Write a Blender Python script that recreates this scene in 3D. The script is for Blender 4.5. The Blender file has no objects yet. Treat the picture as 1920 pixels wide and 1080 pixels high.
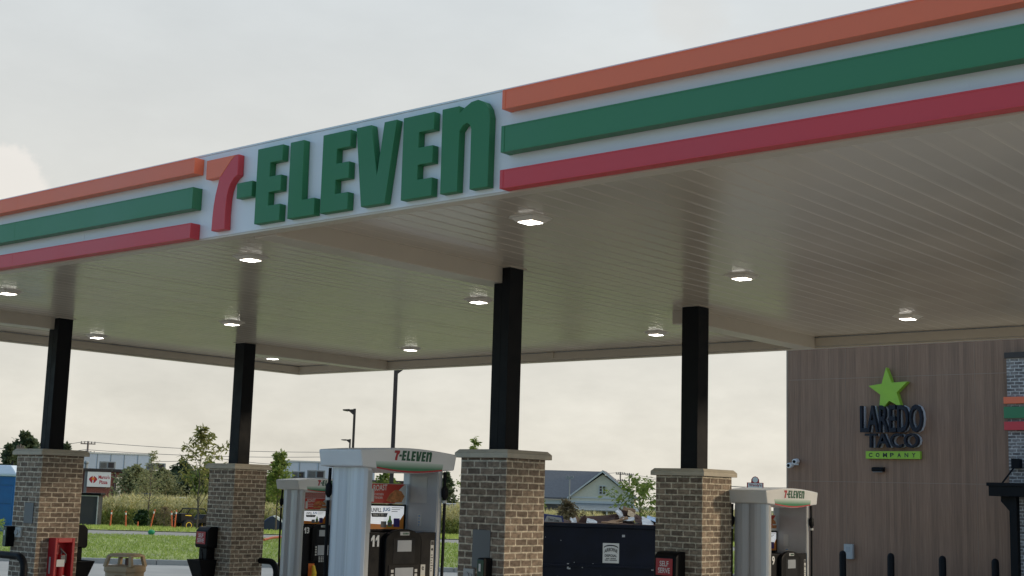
import bpy, bmesh, math, random
from mathutils import Vector, Matrix
random.seed(7)
R = math.radians
sc = bpy.context.scene
COL = sc.collection

# ------------------------------------------------------------------ helpers
class MB:
    """collects shapes and links them as ONE mesh object"""
    def __init__(s): s.v=[]; s.f=[]; s.m=[]; s.mats=[]
    def add(s, vs, fs, mi=0, mx=None):
        o=len(s.v)
        for v in vs:
            v=Vector(v)
            if mx is not None: v=mx@v
            s.v.append(v)
        for f in fs: s.f.append([i+o for i in f]); s.m.append(mi)
        return s
    def box(s, x0,x1,y0,y1,z0,z1, mi=0, mx=None):
        vs=[(x0,y0,z0),(x1,y0,z0),(x1,y1,z0),(x0,y1,z0),(x0,y0,z1),(x1,y0,z1),(x1,y1,z1),(x0,y1,z1)]
        return s.add(vs,[(0,3,2,1),(4,5,6,7),(0,1,5,4),(1,2,6,5),(2,3,7,6),(3,0,4,7)],mi,mx)
    def cbox(s, cx,cy,cz,sx,sy,sz, mi=0, mx=None):
        return s.box(cx-sx/2,cx+sx/2,cy-sy/2,cy+sy/2,cz-sz/2,cz+sz/2,mi,mx)
    def prism(s, poly, a, b, axis='y', mi=0, mx=None):
        """poly 2D, extruded from a to b along axis: y -> (x,z); x -> (y,z); z -> (x,y)"""
        n=len(poly)
        def P(p,t):
            return {'y':(p[0],t,p[1]),'x':(t,p[0],p[1]),'z':(p[0],p[1],t)}[axis]
        vs=[P(p,a) for p in poly]+[P(p,b) for p in poly]
        fs=[list(range(n)),list(range(2*n-1,n-1,-1))]+[(i,i+n,(i+1)%n+n,(i+1)%n) for i in range(n)]
        return s.add(vs,fs,mi,mx)
    def tube(s, pts, r, n=10, mi=0, mx=None, cap=True):
        pts=[Vector(p) for p in pts]; k=len(pts)
        rs=r if isinstance(r,(list,tuple)) else [r]*k
        vs=[];fs=[]
        up=None
        for i,p in enumerate(pts):
            t=(pts[min(i+1,k-1)]-pts[max(i-1,0)]).normalized()
            if up is None:
                a=Vector((0,0,1)) if abs(t.z)<.9 else Vector((1,0,0))
                up=(a-t*a.dot(t)).normalized()
            else: up=(up-t*up.dot(t)).normalized()
            w=t.cross(up)
            for j in range(n):
                an=2*math.pi*j/n
                vs.append(p+(up*math.cos(an)+w*math.sin(an))*rs[i])
        for i in range(k-1):
            for j in range(n):
                fs.append((i*n+j,i*n+(j+1)%n,(i+1)*n+(j+1)%n,(i+1)*n+j))
        if cap: fs.append(list(range(n))[::-1]); fs.append([(k-1)*n+j for j in range(n)])
        return s.add(vs,fs,mi,mx)
    def cyl(s, x,y,z0,z1,r,n=16,mi=0,mx=None,r2=None):
        return s.tube([(x,y,z0),(x,y,z1)],[r,r if r2 is None else r2],n,mi,mx)
    def ball(s, c, r, mi=0, sx=1,sy=1,sz=1, n=10):
        vs=[];fs=[]
        for i in range(n+1):
            th=math.pi*i/n
            for j in range(2*n):
                ph=math.pi*j/n
                vs.append((c[0]+r*sx*math.sin(th)*math.cos(ph),c[1]+r*sy*math.sin(th)*math.sin(ph),c[2]+r*sz*math.cos(th)))
        for i in range(n):
            for j in range(2*n):
                fs.append((i*2*n+j,(i+1)*2*n+j,(i+1)*2*n+(j+1)%(2*n),i*2*n+(j+1)%(2*n)))
        return s.add(vs,fs,mi)
    def build(s, name, mats, parent=None, bevel=0, smooth=False, seg=2, fix=True):
        me=bpy.data.meshes.new(name)
        me.from_pydata([tuple(v) for v in s.v],[],s.f)
        if not isinstance(mats,(list,tuple)): mats=[mats]
        for m in mats: me.materials.append(m)
        for p,mi in zip(me.polygons,s.m): p.material_index=mi
        if fix or bevel:
            bm=bmesh.new(); bm.from_mesh(me)
            if fix: bmesh.ops.recalc_face_normals(bm,faces=bm.faces)
            if bevel:
                ed=[e for e in bm.edges if len(e.link_faces)==2 and e.calc_face_angle(0)>.5]
                bmesh.ops.bevel(bm,geom=ed,offset=bevel,segments=seg,affect='EDGES',profile=.6,clamp_overlap=True)
            bm.to_mesh(me); bm.free()
        if smooth:
            for p in me.polygons: p.use_smooth=True
            try: me.set_sharp_from_angle(angle=R(40))
            except Exception: pass
        o=bpy.data.objects.new(name,me); COL.objects.link(o)
        if parent is not None: o.parent=parent
        return o

def thing(name,label,cat,loc=(0,0,0),rz=0,group=None):
    o=bpy.data.objects.new(name,None); COL.objects.link(o)
    o.empty_display_size=.2; o.location=loc; o.rotation_euler=(0,0,rz)
    o['label']=label; o['category']=cat
    if group: o['group']=group
    return o
def tag(o,label,cat,group=None):
    o['label']=label; o['category']=cat
    if group: o['group']=group
    return o
def struct(o,kind='structure'):
    o['kind']=kind; return o
def kids(o): return [c for c in bpy.data.objects if c.parent==o]
def copy_tree(o,parent=None):
    c=o.copy(); COL.objects.link(c)
    if parent is not None: c.parent=parent
    for ch in kids(o): copy_tree(ch,c)
    return c
def dup(o,loc,label,rz=None):
    c=copy_tree(o); c.location=loc; c['label']=label
    if rz is not None: c.rotation_euler=(0,0,rz)
    return c

# ------------------------------------------------------------------ materials
def lin(r,g,b):
    return tuple(((c/255)/12.92 if c/255<=.04045 else ((c/255+.055)/1.055)**2.4) for c in (r,g,b))
def M(name,col,rough=.5,metal=0,var=.08,scale=3,bump=0,bscale=40,spec=.5,stain=0):
    m=bpy.data.materials.new(name); m.use_nodes=True; nt=m.node_tree; N=nt.nodes; L=nt.links
    b=N['Principled BSDF']; b.inputs['Roughness'].default_value=rough; b.inputs['Metallic'].default_value=metal
    b.inputs['Specular IOR Level'].default_value=spec
    tc=N.new('ShaderNodeTexCoord')
    n=N.new('ShaderNodeTexNoise'); n.inputs['Scale'].default_value=scale; n.inputs['Detail'].default_value=5; L.new(tc.outputs['Object'],n.inputs['Vector'])
    mr=N.new('ShaderNodeMapRange'); mr.inputs[1].default_value=.3; mr.inputs[2].default_value=.7; mr.inputs[3].default_value=1-var; mr.inputs[4].default_value=1+var
    L.new(n.outputs['Fac'],mr.inputs[0])
    mx=N.new('ShaderNodeVectorMath'); mx.operation='SCALE'; mx.inputs[0].default_value=col[:3]
    L.new(mr.outputs[0],mx.inputs['Scale']); out=mx.outputs[0]
    L.new(out,b.inputs['Base Color'])
    rr=N.new('ShaderNodeMapRange'); rr.inputs[1].default_value=.3; rr.inputs[2].default_value=.7; rr.inputs[3].default_value=max(.03,rough*.85); rr.inputs[4].default_value=min(1,rough*1.15)
    L.new(n.outputs['Fac'],rr.inputs[0]); L.new(rr.outputs[0],b.inputs['Roughness'])
    if bump:
        n2=N.new('ShaderNodeTexNoise'); n2.inputs['Scale'].default_value=bscale; n2.inputs['Detail'].default_value=4; L.new(tc.outputs['Object'],n2.inputs['Vector'])
        bp=N.new('ShaderNodeBump'); bp.inputs['Strength'].default_value=bump; bp.inputs['Distance'].default_value=.02
        L.new(n2.outputs['Fac'],bp.inputs['Height']); L.new(bp.outputs[0],b.inputs['Normal'])
    return m
def emis(name,col,st):
    m=bpy.data.materials.new(name); m.use_nodes=True; b=m.node_tree.nodes['Principled BSDF']
    b.inputs['Base Color'].default_value=(.8,.8,.8,1); b.inputs['Emission Color'].default_value=(*col,1); b.inputs['Emission Strength'].default_value=st
    return m
def brick(name,c1,c2,mortar,bw=.255,rh=.086,ms=.011,dark=.55):
    m=bpy.data.materials.new(name); m.use_nodes=True; nt=m.node_tree; N=nt.nodes; L=nt.links; b=N['Principled BSDF']
    tc=N.new('ShaderNodeTexCoord'); sp=N.new('ShaderNodeSeparateXYZ'); L.new(tc.outputs['Object'],sp.inputs[0])
    ad=N.new('ShaderNodeMath'); L.new(sp.outputs[0],ad.inputs[0]); L.new(sp.outputs[1],ad.inputs[1])
    # slight waviness so that the joints are not ruler straight
    nz=N.new('ShaderNodeTexNoise'); nz.inputs['Scale'].default_value=9; nz.inputs['Detail'].default_value=3; L.new(tc.outputs['Object'],nz.inputs['Vector'])
    def jig(src,amt):
        s=N.new('ShaderNodeMath'); s.operation='SUBTRACT'; L.new(nz.outputs['Fac'],s.inputs[0]); s.inputs[1].default_value=.5
        k=N.new('ShaderNodeMath'); k.operation='MULTIPLY'; L.new(s.outputs[0],k.inputs[0]); k.inputs[1].default_value=amt
        a=N.new('ShaderNodeMath'); L.new(src,a.inputs[0]); L.new(k.outputs[0],a.inputs[1]); return a.outputs[0]
    cb=N.new('ShaderNodeCombineXYZ'); L.new(jig(ad.outputs[0],.02),cb.inputs[0]); L.new(jig(sp.outputs[2],.014),cb.inputs[1])
    bt=N.new('ShaderNodeTexBrick'); bt.offset=.5; bt.inputs['Scale'].default_value=1; bt.inputs['Brick Width'].default_value=bw; bt.inputs['Row Height'].default_value=rh
    bt.inputs['Mortar Size'].default_value=ms; bt.inputs['Mortar Smooth'].default_value=.15; bt.inputs['Bias'].default_value=0
    bt.inputs['Color1'].default_value=(*c1,1); bt.inputs['Color2'].default_value=(*c2,1); bt.inputs['Mortar'].default_value=(*mortar,1)
    L.new(cb.outputs[0],bt.inputs['Vector'])
    # per-brick and within-brick mottling
    n=N.new('ShaderNodeTexNoise'); n.inputs['Scale'].default_value=14; n.inputs['Detail'].default_value=6; n.inputs['Roughness'].default_value=.65
    mp=N.new('ShaderNodeMapping'); mp.inputs['Scale'].default_value=(1,1,1.6); L.new(tc.outputs['Object'],mp.inputs[0]); L.new(mp.outputs[0],n.inputs['Vector'])
    mr=N.new('ShaderNodeMapRange'); mr.inputs[1].default_value=.3; mr.inputs[2].default_value=.72; mr.inputs[3].default_value=dark; mr.inputs[4].default_value=1.45; L.new(n.outputs['Fac'],mr.inputs[0])
    sc_=N.new('ShaderNodeVectorMath'); sc_.operation='SCALE'; L.new(bt.outputs['Color'],sc_.inputs[0]); L.new(mr.outputs[0],sc_.inputs['Scale'])
    L.new(sc_.outputs[0],b.inputs['Base Color']); b.inputs['Roughness'].default_value=.85; b.inputs['Specular IOR Level'].default_value=.25
    n3=N.new('ShaderNodeTexNoise'); n3.inputs['Scale'].default_value=60; n3.inputs['Detail'].default_value=4; L.new(tc.outputs['Object'],n3.inputs['Vector'])
    h=N.new('ShaderNodeMath'); h.operation='MULTIPLY_ADD'; L.new(bt.outputs['Fac'],h.inputs[0]); h.inputs[1].default_value=-1.0
    h2=N.new('ShaderNodeMath'); h2.operation='MULTIPLY'; L.new(n3.outputs['Fac'],h2.inputs[0]); h2.inputs[1].default_value=.5; L.new(h2.outputs[0],h.inputs[2])
    bp=N.new('ShaderNodeBump'); bp.inputs['Strength'].default_value=.7; bp.inputs['Distance'].default_value=.008; L.new(h.outputs[0],bp.inputs['Height']); L.new(bp.outputs[0],b.inputs['Normal'])
    return m
def leafmat(name,c1,c2,trans=.35):
    m=bpy.data.materials.new(name); m.use_nodes=True; nt=m.node_tree; N=nt.nodes; L=nt.links; b=N['Principled BSDF']
    g=N.new('ShaderNodeNewGeometry')
    mx=N.new('ShaderNodeMix'); mx.data_type='RGBA'; L.new(g.outputs['Random Per Island'],mx.inputs[0]); mx.inputs[6].default_value=(*c1,1); mx.inputs[7].default_value=(*c2,1)
    L.new(mx.outputs[2],b.inputs['Base Color']); b.inputs['Roughness'].default_value=.55; b.inputs['Specular IOR Level'].default_value=.3
    t=N.new('ShaderNodeBsdfTranslucent'); L.new(mx.outputs[2],t.inputs['Color'])
    ms=N.new('ShaderNodeMixShader'); ms.inputs[0].default_value=trans; L.new(b.outputs[0],ms.inputs[1]); L.new(t.outputs[0],ms.inputs[2])
    L.new(ms.outputs[0],N['Material Output'].inputs[0])
    return m
def siding(name,col,pitch=.105):
    m=M(name,col,.6,var=.07,scale=.8)
    nt=m.node_tree; N=nt.nodes; L=nt.links; b=N['Principled BSDF']
    tc=N.new('ShaderNodeTexCoord'); mp=N.new('ShaderNodeMapping'); mp.inputs['Scale'].default_value=(1/pitch,1/pitch,0.0); L.new(tc.outputs['Object'],mp.inputs[0])
    w=N.new('ShaderNodeTexWhiteNoise'); w.noise_dimensions='1D'
    sp=N.new('ShaderNodeSeparateXYZ'); L.new(mp.outputs[0],sp.inputs[0])
    fl=N.new('ShaderNodeMath'); fl.operation='FLOOR'; L.new(sp.outputs[0],fl.inputs[0]); L.new(fl.outputs[0],w.inputs['W'])
    gr=N.new('ShaderNodeTexNoise'); gm=N.new('ShaderNodeMapping'); gm.inputs['Scale'].default_value=(40,40,1.2); L.new(tc.outputs['Object'],gm.inputs[0]); L.new(gm.outputs[0],gr.inputs['Vector']); gr.inputs['Scale'].default_value=1; gr.inputs['Detail'].default_value=5
    a=N.new('ShaderNodeMapRange'); a.inputs[3].default_value=.86; a.inputs[4].default_value=1.12; L.new(w.outputs[0],a.inputs[0])
    a2=N.new('ShaderNodeMapRange'); a2.inputs[1].default_value=.3; a2.inputs[2].default_value=.7; a2.inputs[3].default_value=.82; a2.inputs[4].default_value=1.18; L.new(gr.outputs['Fac'],a2.inputs[0])
    mu=N.new('ShaderNodeMath'); mu.operation='MULTIPLY'; L.new(a.outputs[0],mu.inputs[0]); L.new(a2.outputs[0],mu.inputs[1])
    v=N.new('ShaderNodeVectorMath'); v.operation='SCALE'; v.inputs[0].default_value=col; L.new(mu.outputs[0],v.inputs['Scale']); L.new(v.outputs[0],b.inputs['Base Color'])
    return m

mt={}
mt['white']=M('white painted metal',(.83,.84,.85),.38,var=.03,scale=1.2)
mt['orange']=M('orange sign face',(.95,.195,.085),.42,var=.03,scale=.8)
mt['green']=M('green sign face',(.045,.22,.09),.42,var=.04,scale=.8)
mt['letter']=M('green letter face',(.032,.20,.075),.5,var=.03,scale=.8)
mt['red']=M('red sign face',(.68,.055,.065),.42,var=.04,scale=.8)
mt['soffit']=M('beige soffit metal',(.675,.59,.475),.2,var=.06,scale=.5,spec=.55)
mt['trim']=M('beige trim metal',(.66,.58,.47),.35,var=.03,scale=1.5)
mt['black']=M('black painted steel',(.006,.007,.009),.55,var=.2,scale=6,bump=.05,spec=.18)
mt['blackp']=M('black plastic',(.006,.006,.0075),.5,var=.15,scale=8,bump=.04,bscale=200,spec=.16)
mt['bezel']=M('charcoal plastic',(.0045,.0048,.0055),.5,var=.1,scale=8,spec=.12)
mt['cap']=M('cast stone cap',(.54,.485,.39),.8,var=.1,scale=7,bump=.15,bscale=60)
mt['brick']=brick('brown brick',lin(160,142,124),lin(119,105,93),lin(208,197,177),bw=.212,rh=.0848,ms=.0098,dark=.5)
mt['gbrick']=brick('grey brick',lin(152,144,140),lin(112,106,104),lin(205,201,196),bw=.22,rh=.085,ms=.011)
mt['silver']=M('silver pump panel',(.56,.585,.63),.3,metal=.2,var=.0,scale=1.5)
def _sv():
    nt=mt['silver'].node_tree; N=nt.nodes; L=nt.links; b=N['Principled BSDF']
    tc=N.new('ShaderNodeTexCoord'); mp=N.new('ShaderNodeMapping'); mp.inputs['Scale'].default_value=(22,22,.25); L.new(tc.outputs['Object'],mp.inputs[0])
    n=N.new('ShaderNodeTexNoise'); n.inputs['Scale'].default_value=1; n.inputs['Detail'].default_value=3; L.new(mp.outputs[0],n.inputs['Vector'])
    mr=N.new('ShaderNodeMapRange'); mr.inputs[1].default_value=.3; mr.inputs[2].default_value=.7; mr.inputs[3].default_value=.84; mr.inputs[4].default_value=1.10; L.new(n.outputs['Fac'],mr.inputs[0])
    v=N.new('ShaderNodeVectorMath'); v.operation='SCALE'; v.inputs[0].default_value=(.56,.585,.63); L.new(mr.outputs[0],v.inputs['Scale']); L.new(v.outputs[0],b.inputs['Base Color'])
    for l in list(b.inputs['Roughness'].links): L.remove(l)
    b.inputs['Roughness'].default_value=.33
_sv()
mt['bandred']=M('brown red band',(.20,.11,.09),.7)
mt['pumpwhite']=M('white pump header',(.74,.74,.73),.35,var=.03)
mt['lgrey']=M('light grey plastic',(.45,.46,.46),.5,var=.06)
mt['grey']=M('grey metal plate',(.16,.165,.17),.5,metal=.2,var=.08)
mt['cover']=M('ivory outlet cover',(.55,.55,.52),.5)
mt['concrete']=M('concrete',(.44,.40,.345),.85,var=.16,scale=.6,bump=.15,bscale=30)
mt['kerb']=M('kerb concrete',(.42,.40,.36),.85,var=.14,scale=1.5,bump=.2,bscale=25)
mt['path']=M('path concrete',(.33,.30,.25),.9,var=.1,scale=.5)
mt['lawn']=M('lawn turf',(.34,.36,.10),.9,var=.35,scale=.8,bump=.6,bscale=14)
mt['field']=M('field soil and weeds',(.12,.13,.05),.95,var=.4,scale=.15,bump=.5,bscale=4)
mt['lens']=emis('led lens',(1,.95,.88),7)
mt['lightbody']=M('light fixture body',(.80,.74,.63),.4,var=.04)
mt['exred']=M('red cabinet plastic',(.50,.022,.03),.35,var=.06)
mt['signred']=M('red sign sheet',(.46,.03,.035),.45,var=.04)
mt['txtwhite']=M('white lettering',(.78,.78,.76),.5,var=.02)
mt['txtgreen']=M('green lettering',(.012,.10,.05),.5,var=.02)
mt['txtred']=M('red lettering',(.42,.02,.03),.5,var=.02)
mt['txtdark']=M('dark lettering',(.02,.022,.028),.5,var=.02)
mt['tan']=M('tan trash bin plastic',(.42,.31,.19),.65,var=.08,bump=.1,bscale=80)
mt['navy']=M('navy painted steel',(.005,.008,.020),.5,spec=.3,var=.35,scale=2.5,bump=.12,bscale=8)
mt['rust']=M('rusty edge',(.16,.10,.08),.7,var=.3,scale=6)
mt['sidingm']=siding('brown composite siding',tuple(c*.78 for c in lin(166,129,104)))
mt['lime']=M('lime sign face',(.35,.60,.05),.45,var=.04)
mt['signnavy']=M('navy sign letter face',(.006,.009,.02),.4,var=.05,spec=.3)
mt['silveredge']=M('silver sign return',(.75,.75,.77),.35,metal=.2,var=.05)
mt['seam']=M('seam strip',(.33,.235,.17),.5)
mt['glassdark']=M('dark window glass',(.02,.025,.03),.08,var=.1,spec=.8)
mt['card']=M('brown cardboard',(.33,.20,.11),.85,var=.12)
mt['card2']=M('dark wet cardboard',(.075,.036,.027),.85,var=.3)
mt['cardlight']=M('pale cardboard',(.56,.42,.27),.85,var=.1)
mt['paper']=M('white paper scrap',(.72,.73,.74),.8,var=.06)
mt['bluesheet']=M('pale blue sheet',(.42,.56,.74),.6,var=.06)
mt['bluebox']=M('blue printed cardboard',(.05,.07,.22),.7,var=.1)
mt['portablue']=M('blue toilet plastic',(.012,.125,.36),.4,var=.08)
mt['portaroof']=M('translucent white roof plastic',(.62,.70,.78),.4,var=.04)
mt['orangestake']=M('orange stake plastic',(.62,.13,.04),.5,var=.06)
mt['yellow']=M('yellow plastic',(.80,.52,.02),.4,var=.06)
mt['bark']=M('grey bark',(.13,.10,.075),.9,var=.25,scale=6,bump=.4,bscale=20)
mt['pole']=M('bronze pole paint',(.055,.042,.038),.45,metal=.3,var=.1)
mt['wood']=M('weathered utility pole',(.17,.14,.12),.9,var=.2)
mt['wire']=M('power line',(.09,.09,.10),.6)
mt['redbrickfar']=brick('far red brick',lin(124,74,64),lin(108,62,55),lin(130,96,86),bw=.4,rh=.12,ms=.012,dark=.8)
mt['whitewall']=M('white metal wall',(.58,.64,.71),.5,var=.05,scale=.4)
mt['acunit']=M('grey rooftop unit',(.27,.29,.28),.6,var=.15,scale=1.5)
mt['roofgrey']=M('grey shingle',(.135,.135,.14),.85,var=.18,scale=3,bump=.3,bscale=8)
mt['cream']=M('cream clapboard',(.78,.70,.53),.7,var=.05)
mt['creamtrim']=M('white trim',(.68,.67,.62),.6,var=.03)
mt['darkbrickfar']=brick('far grey brown brick',lin(98,88,82),lin(84,76,72),lin(120,112,104),bw=.4,rh=.12,ms=.012,dark=.8)
mt['tire']=M('rubber tyre',(.018,.018,.018),.8)
mt['chrome']=M('bright metal',(.6,.6,.6),.25,metal=.9)
mt['clear']=M('clear cabinet window',(.36,.03,.04),.12,spec=.6)
mt['screen']=emis('lit screen white',(.80,.83,.86),.38)
mt['lcd']=M('grey lcd',(.40,.42,.44),.2)
mt['adorange']=M('printed orange',(.75,.25,.03),.4)
mt['adred']=M('printed red',(.62,.06,.04),.4)
mt['pizza']=M('printed crust brown',(.55,.22,.08),.5,var=.4,scale=30)
mt['adblue']=M('printed blue',(.05,.25,.55),.4)
mt['bottle']=M('printed green bottle',(.18,.40,.05),.4)
mt['purple']=M('printed purple',(.06,.04,.22),.4)
mt['olabel']=M('orange warning label',(.80,.20,.03),.5)
mt['tarp']=M('navy tarp',(.018,.028,.055),.55,var=.2,scale=3)
mt['darkglass']=M('green tinted dispenser front',(.015,.07,.05),.12,spec=.8)
mt['leafsap']=leafmat('young tree leaves',(.16,.17,.05),(.36,.33,.11),.55)
mt['leafgreen']=leafmat('green leaves',(.13,.19,.04),(.32,.37,.09),.5)
mt['leafdark']=leafmat('dark leaves',(.07,.10,.05),(.15,.18,.085),.4)
mt['leafwillow']=leafmat('grey green leaves',(.20,.22,.10),(.36,.35,.17),.5)
mt['leafred']=leafmat('bronze leaves',(.15,.11,.065),(.30,.23,.13),.4)
mt['leafbush']=leafmat('clipped shrub leaves',(.015,.04,.012),(.04,.08,.02),.2)
mt['grass']=leafmat('grass blades',(.29,.38,.07),(.54,.60,.17),.5)
mt['corn']=leafmat('corn leaves',(.46,.43,.17),(.80,.70,.38),.5)
mt['corng']=leafmat('green corn leaves',(.24,.31,.08),(.50,.50,.18),.5)

# ------------------------------------------------------------------ lettering
def text_verts(s,w,h,bold=0.0):
    """built-in font outline, fitted to w x h, in the XZ plane from (0,0)"""
    cu=bpy.data.curves.new('text','FONT'); cu.body=s; cu.offset=bold; cu.resolution_u=3
    o=bpy.data.objects.new('text',cu); COL.objects.link(o)
    dg=bpy.context.evaluated_depsgraph_get(); dg.update()
    me=bpy.data.meshes.new_from_object(o.evaluated_get(dg))
    vs=[v.co.copy() for v in me.vertices]; fs=[list(p.vertices) for p in me.polygons]
    bpy.data.objects.remove(o); bpy.data.meshes.remove(me); bpy.data.curves.remove(cu)
    x0=min(v.x for v in vs); x1=max(v.x for v in vs); y0=min(v.y for v in vs); y1=max(v.y for v in vs)
    return [((v.x-x0)/(x1-x0)*w,0,(v.y-y0)/(y1-y0)*h) for v in vs],fs
def text_thick(s,w,h,d,bold=0.0,arch=0):
    """lettering with thickness d toward -Y"""
    vs,fs=text_verts(s,w,h,bold)
    if arch: vs=[(v[0],0,v[2]*(1)+arch*(1-((v[0]-w/2)/(w/2))**2)) for v in vs]
    me=bmesh.new(); bv=[me.verts.new(v) for v in vs]
    for f in fs:
        try: me.faces.new([bv[i] for i in f])
        except Exception: pass
    bmesh.ops.remove_doubles(me,verts=me.verts,dist=1e-5)
    r=bmesh.ops.extrude_face_region(me,geom=list(me.faces))
    for g in r['geom']:
        if isinstance(g,bmesh.types.BMVert): g.co.y-=d
    me.verts.index_update()
    V=[tuple(v.co) for v in me.verts]; F=[[v.index for v in f.verts] for f in me.faces]; me.free()
    return V,F

# the store emblem, outlines measured in metres (x, z)
def Eo(x): return [(x,.805),(x+.402,.805),(x+.402,.635),(x+.212,.635),(x+.212,.487),(x+.398,.487),(x+.398,.32),(x+.212,.32),(x+.212,.18),(x+.402,.18),(x+.402,.005),(x+.004,.005)]
L7o=[(.225,.80),(.725,.80),(.647,.752),(.564,.675),(.495,.606),(.465,.59),(.228,.59)]
L7r=[(.729,.80),(.768,.80),(.771,.575),(.711,.544),(.657,.488),(.626,.424),(.61,.349),(.603,.272),(.60,.156),(.606,.005),(.378,.005),(.381,.151),(.391,.277),(.411,.392),(.444,.505),(.468,.586),(.498,.603),(.567,.672),(.65,.749)]
LHY=[(.772,.48),(1.024,.48),(1.024,.313),(.774,.313)]
LL=[(1.605,.803),(1.812,.803),(1.822,.18),(2.014,.18),(2.017,.005),(1.612,.005)]
LV=[(2.578,.807),(2.79,.807),(2.893,.30),(2.968,.807),(3.137,.807),(3.016,.005),(2.69,.005)]
LN=[(3.727,.808),(3.938,.808),(3.945,.737),(4.011,.785),(4.085,.822),(4.165,.83),(4.244,.797),(4.294,.733),(4.318,.645),(4.315,.005),(4.096,.005),(4.092,.565),(4.074,.609),(4.039,.631),(3.991,.615),(3.951,.57),(3.947,.005),(3.735,.005)]
GREENS=[LHY,Eo(1.087),LL,Eo(2.10),LV,Eo(3.225),LN]

# ------------------------------------------------------------------ terrain
def lerp_list(q,pts):
    if q<=pts[0][0]: return pts[0][1]
    for (a,za),(b,zb) in zip(pts,pts[1:]):
        if q<=b: return za+(zb-za)*(q-a)/(b-a)
    return pts[-1][1]
BACK=[(43,-.1),(46,-.03),(60,.1),(66,.1),(100,-.74),(200,-1.5),(900,-3)]
S2=math.sqrt(2)
def zg(x,y):
    q=(-x+y)/S2
    f=.2-.04*(max(-12,min(18.2,y))-10.7)
    if q<34: return f
    if q<43:
        w=(q-34)/9; w=w*w*(3-2*w); return f*(1-w)-.1*w
    return lerp_list(q,BACK)
def qt(q,t): # q away from the camera to the upper left, t across (to the right)
    return ((-q+t)/S2,(q+t)/S2)
def sheet(name,mat,qs,ts,dz):
    mb=MB(); n=len(ts)
    for q in qs:
        for t in ts:
            x,y=qt(q,t); mb.v.append(Vector((x,y,zg(x,y)+dz)))
    for i in range(len(qs)-1):
        for j in range(n-1):
            mb.f.append((i*n+j,i*n+j+1,(i+1)*n+j+1,(i+1)*n+j)); mb.m.append(0)
    return struct(mb.build(name,mat,fix=True,smooth=True))
def fr(a,b,s): return [a+(b-a)*i/max(1,round((b-a)/s)) for i in range(max(1,round((b-a)/s))+1)]
far=[-900,-500,-250,-160]+fr(-110,110,5.5)+[160,250,500,900]
qall=[-600,-250,-120,-60]+fr(-40,30,2.5)+fr(32,43,1)+fr(44,68,2)+fr(70,110,5)+[140,200,300,450,900]
sheet('ground',mt['field'],qall,far,-.03)
sheet('forecourt_pavement',mt['concrete'],fr(-40,30,2.5)+fr(32,42.9,1.0),fr(-60,80,2.5),0)
sheet('lawn',mt['lawn'],fr(43.05,59.4,1.2),fr(-70,80,5),.10)
sheet('path',mt['path'],fr(59.5,64.8,1.3),fr(-80,90,5),.06)
sheet('verge',mt['lawn'],fr(64.9,88,2.3),fr(-90,100,5),.09)
mb=MB()
for k in range(50):
    t0=-70+k*3.0; x,y=qt(43,t0); x1,y1=qt(43,t0+2.985)
    mx=Matrix.Translation((x,y,0))@Matrix.Rotation(math.atan2(y1-y,x1-x),4,'Z')
    mb.box(0,2.985,-.1,.1,-.3,.045+.01*math.sin(k),mx=mx)
struct(mb.build('kerb',mt['kerb'],bevel=.02))
# fuel island slabs
for cx in (-11.15,-21.8):
    mb=MB()
    pts=[(9.6,),(20.6,)]
    vs=[]
    for y in (9.9,20.9):
        for x in (cx-.62,cx+.62):
            for dz in (-.2,.15): vs.append((x,y,zg(cx,y)+dz))
    mb.add(vs,[(0,1,3,2),(4,6,7,5),(0,4,5,1),(2,3,7,6),(1,5,7,3),(0,2,6,4)])
    struct(mb.build('island_slab',mt['kerb'],bevel=.03))
# grass blades on the lawn
def blades(name,mat,n,q0,q1,t0,t1,h,dz,w=.03):
    mb=MB()
    for i in range(n):
        q=random.uniform(q0,q1); t=random.uniform(t0,t1); x,y=qt(q,t); z=zg(x,y)+dz
        a=random.uniform(0,6.283); hh=h*random.uniform(.5,1.3); k=random.uniform(.2,.7)*hh; b=random.uniform(0,6.283)
        dx,dy=math.cos(a)*w,math.sin(a)*w
        o=len(mb.v)
        mb.v+= [Vector((x-dx,y-dy,z)),Vector((x+dx,y+dy,z)),Vector((x+math.cos(b)*k,y+math.sin(b)*k,z+hh))]
        mb.f.append((o,o+1,o+2)); mb.m.append(0)
    o=mb.build(name,mat,fix=False); return struct(o,'stuff')
blades('lawn_grass',mt['grass'],42000,43.2,59.3,-22,22,.085,.09)
blades('verge_grass',mt['grass'],26000,65,88,-26,26,.15,.08,.04)

# ------------------------------------------------------------------ camera
CAM=Vector((0,0,2.3)); YAW,PIT,ROL,FPX=R(40.3),R(8.599),R(1.6966),2566.3
fw=Vector((-math.sin(YAW)*math.cos(PIT),math.cos(YAW)*math.cos(PIT),math.sin(PIT)))
rt=Vector((math.cos(YAW),math.sin(YAW),0)); up=rt.cross(fw)
rt,up=rt*math.cos(ROL)+up*math.sin(ROL), up*math.cos(ROL)-rt*math.sin(ROL)
cd=bpy.data.cameras.new('camera'); cam=bpy.data.objects.new('camera',cd); COL.objects.link(cam)
cd.sensor_width=36; cd.lens=FPX/1920*36; cd.clip_end=5000; cd.clip_start=.1
mw=Matrix((rt,up,-fw)).transposed().to_4x4(); mw.translation=CAM; cam.matrix_world=mw
sc.camera=cam
def at(px,py,d):
    """point seen at pixel (px,py) of the photograph at horizontal distance d"""
    v=fw+rt*((px-960)/FPX)-up*((py-540)/FPX)
    return CAM+v*(d/math.hypot(v.x,v.y))
def facing(p): return math.atan2(p.y,p.x)-math.pi/2   # local -Y looks at the camera
def gp(px,d):
    p=at(px,900,d); return Vector((p.x,p.y,zg(p.x,p.y)))
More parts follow.
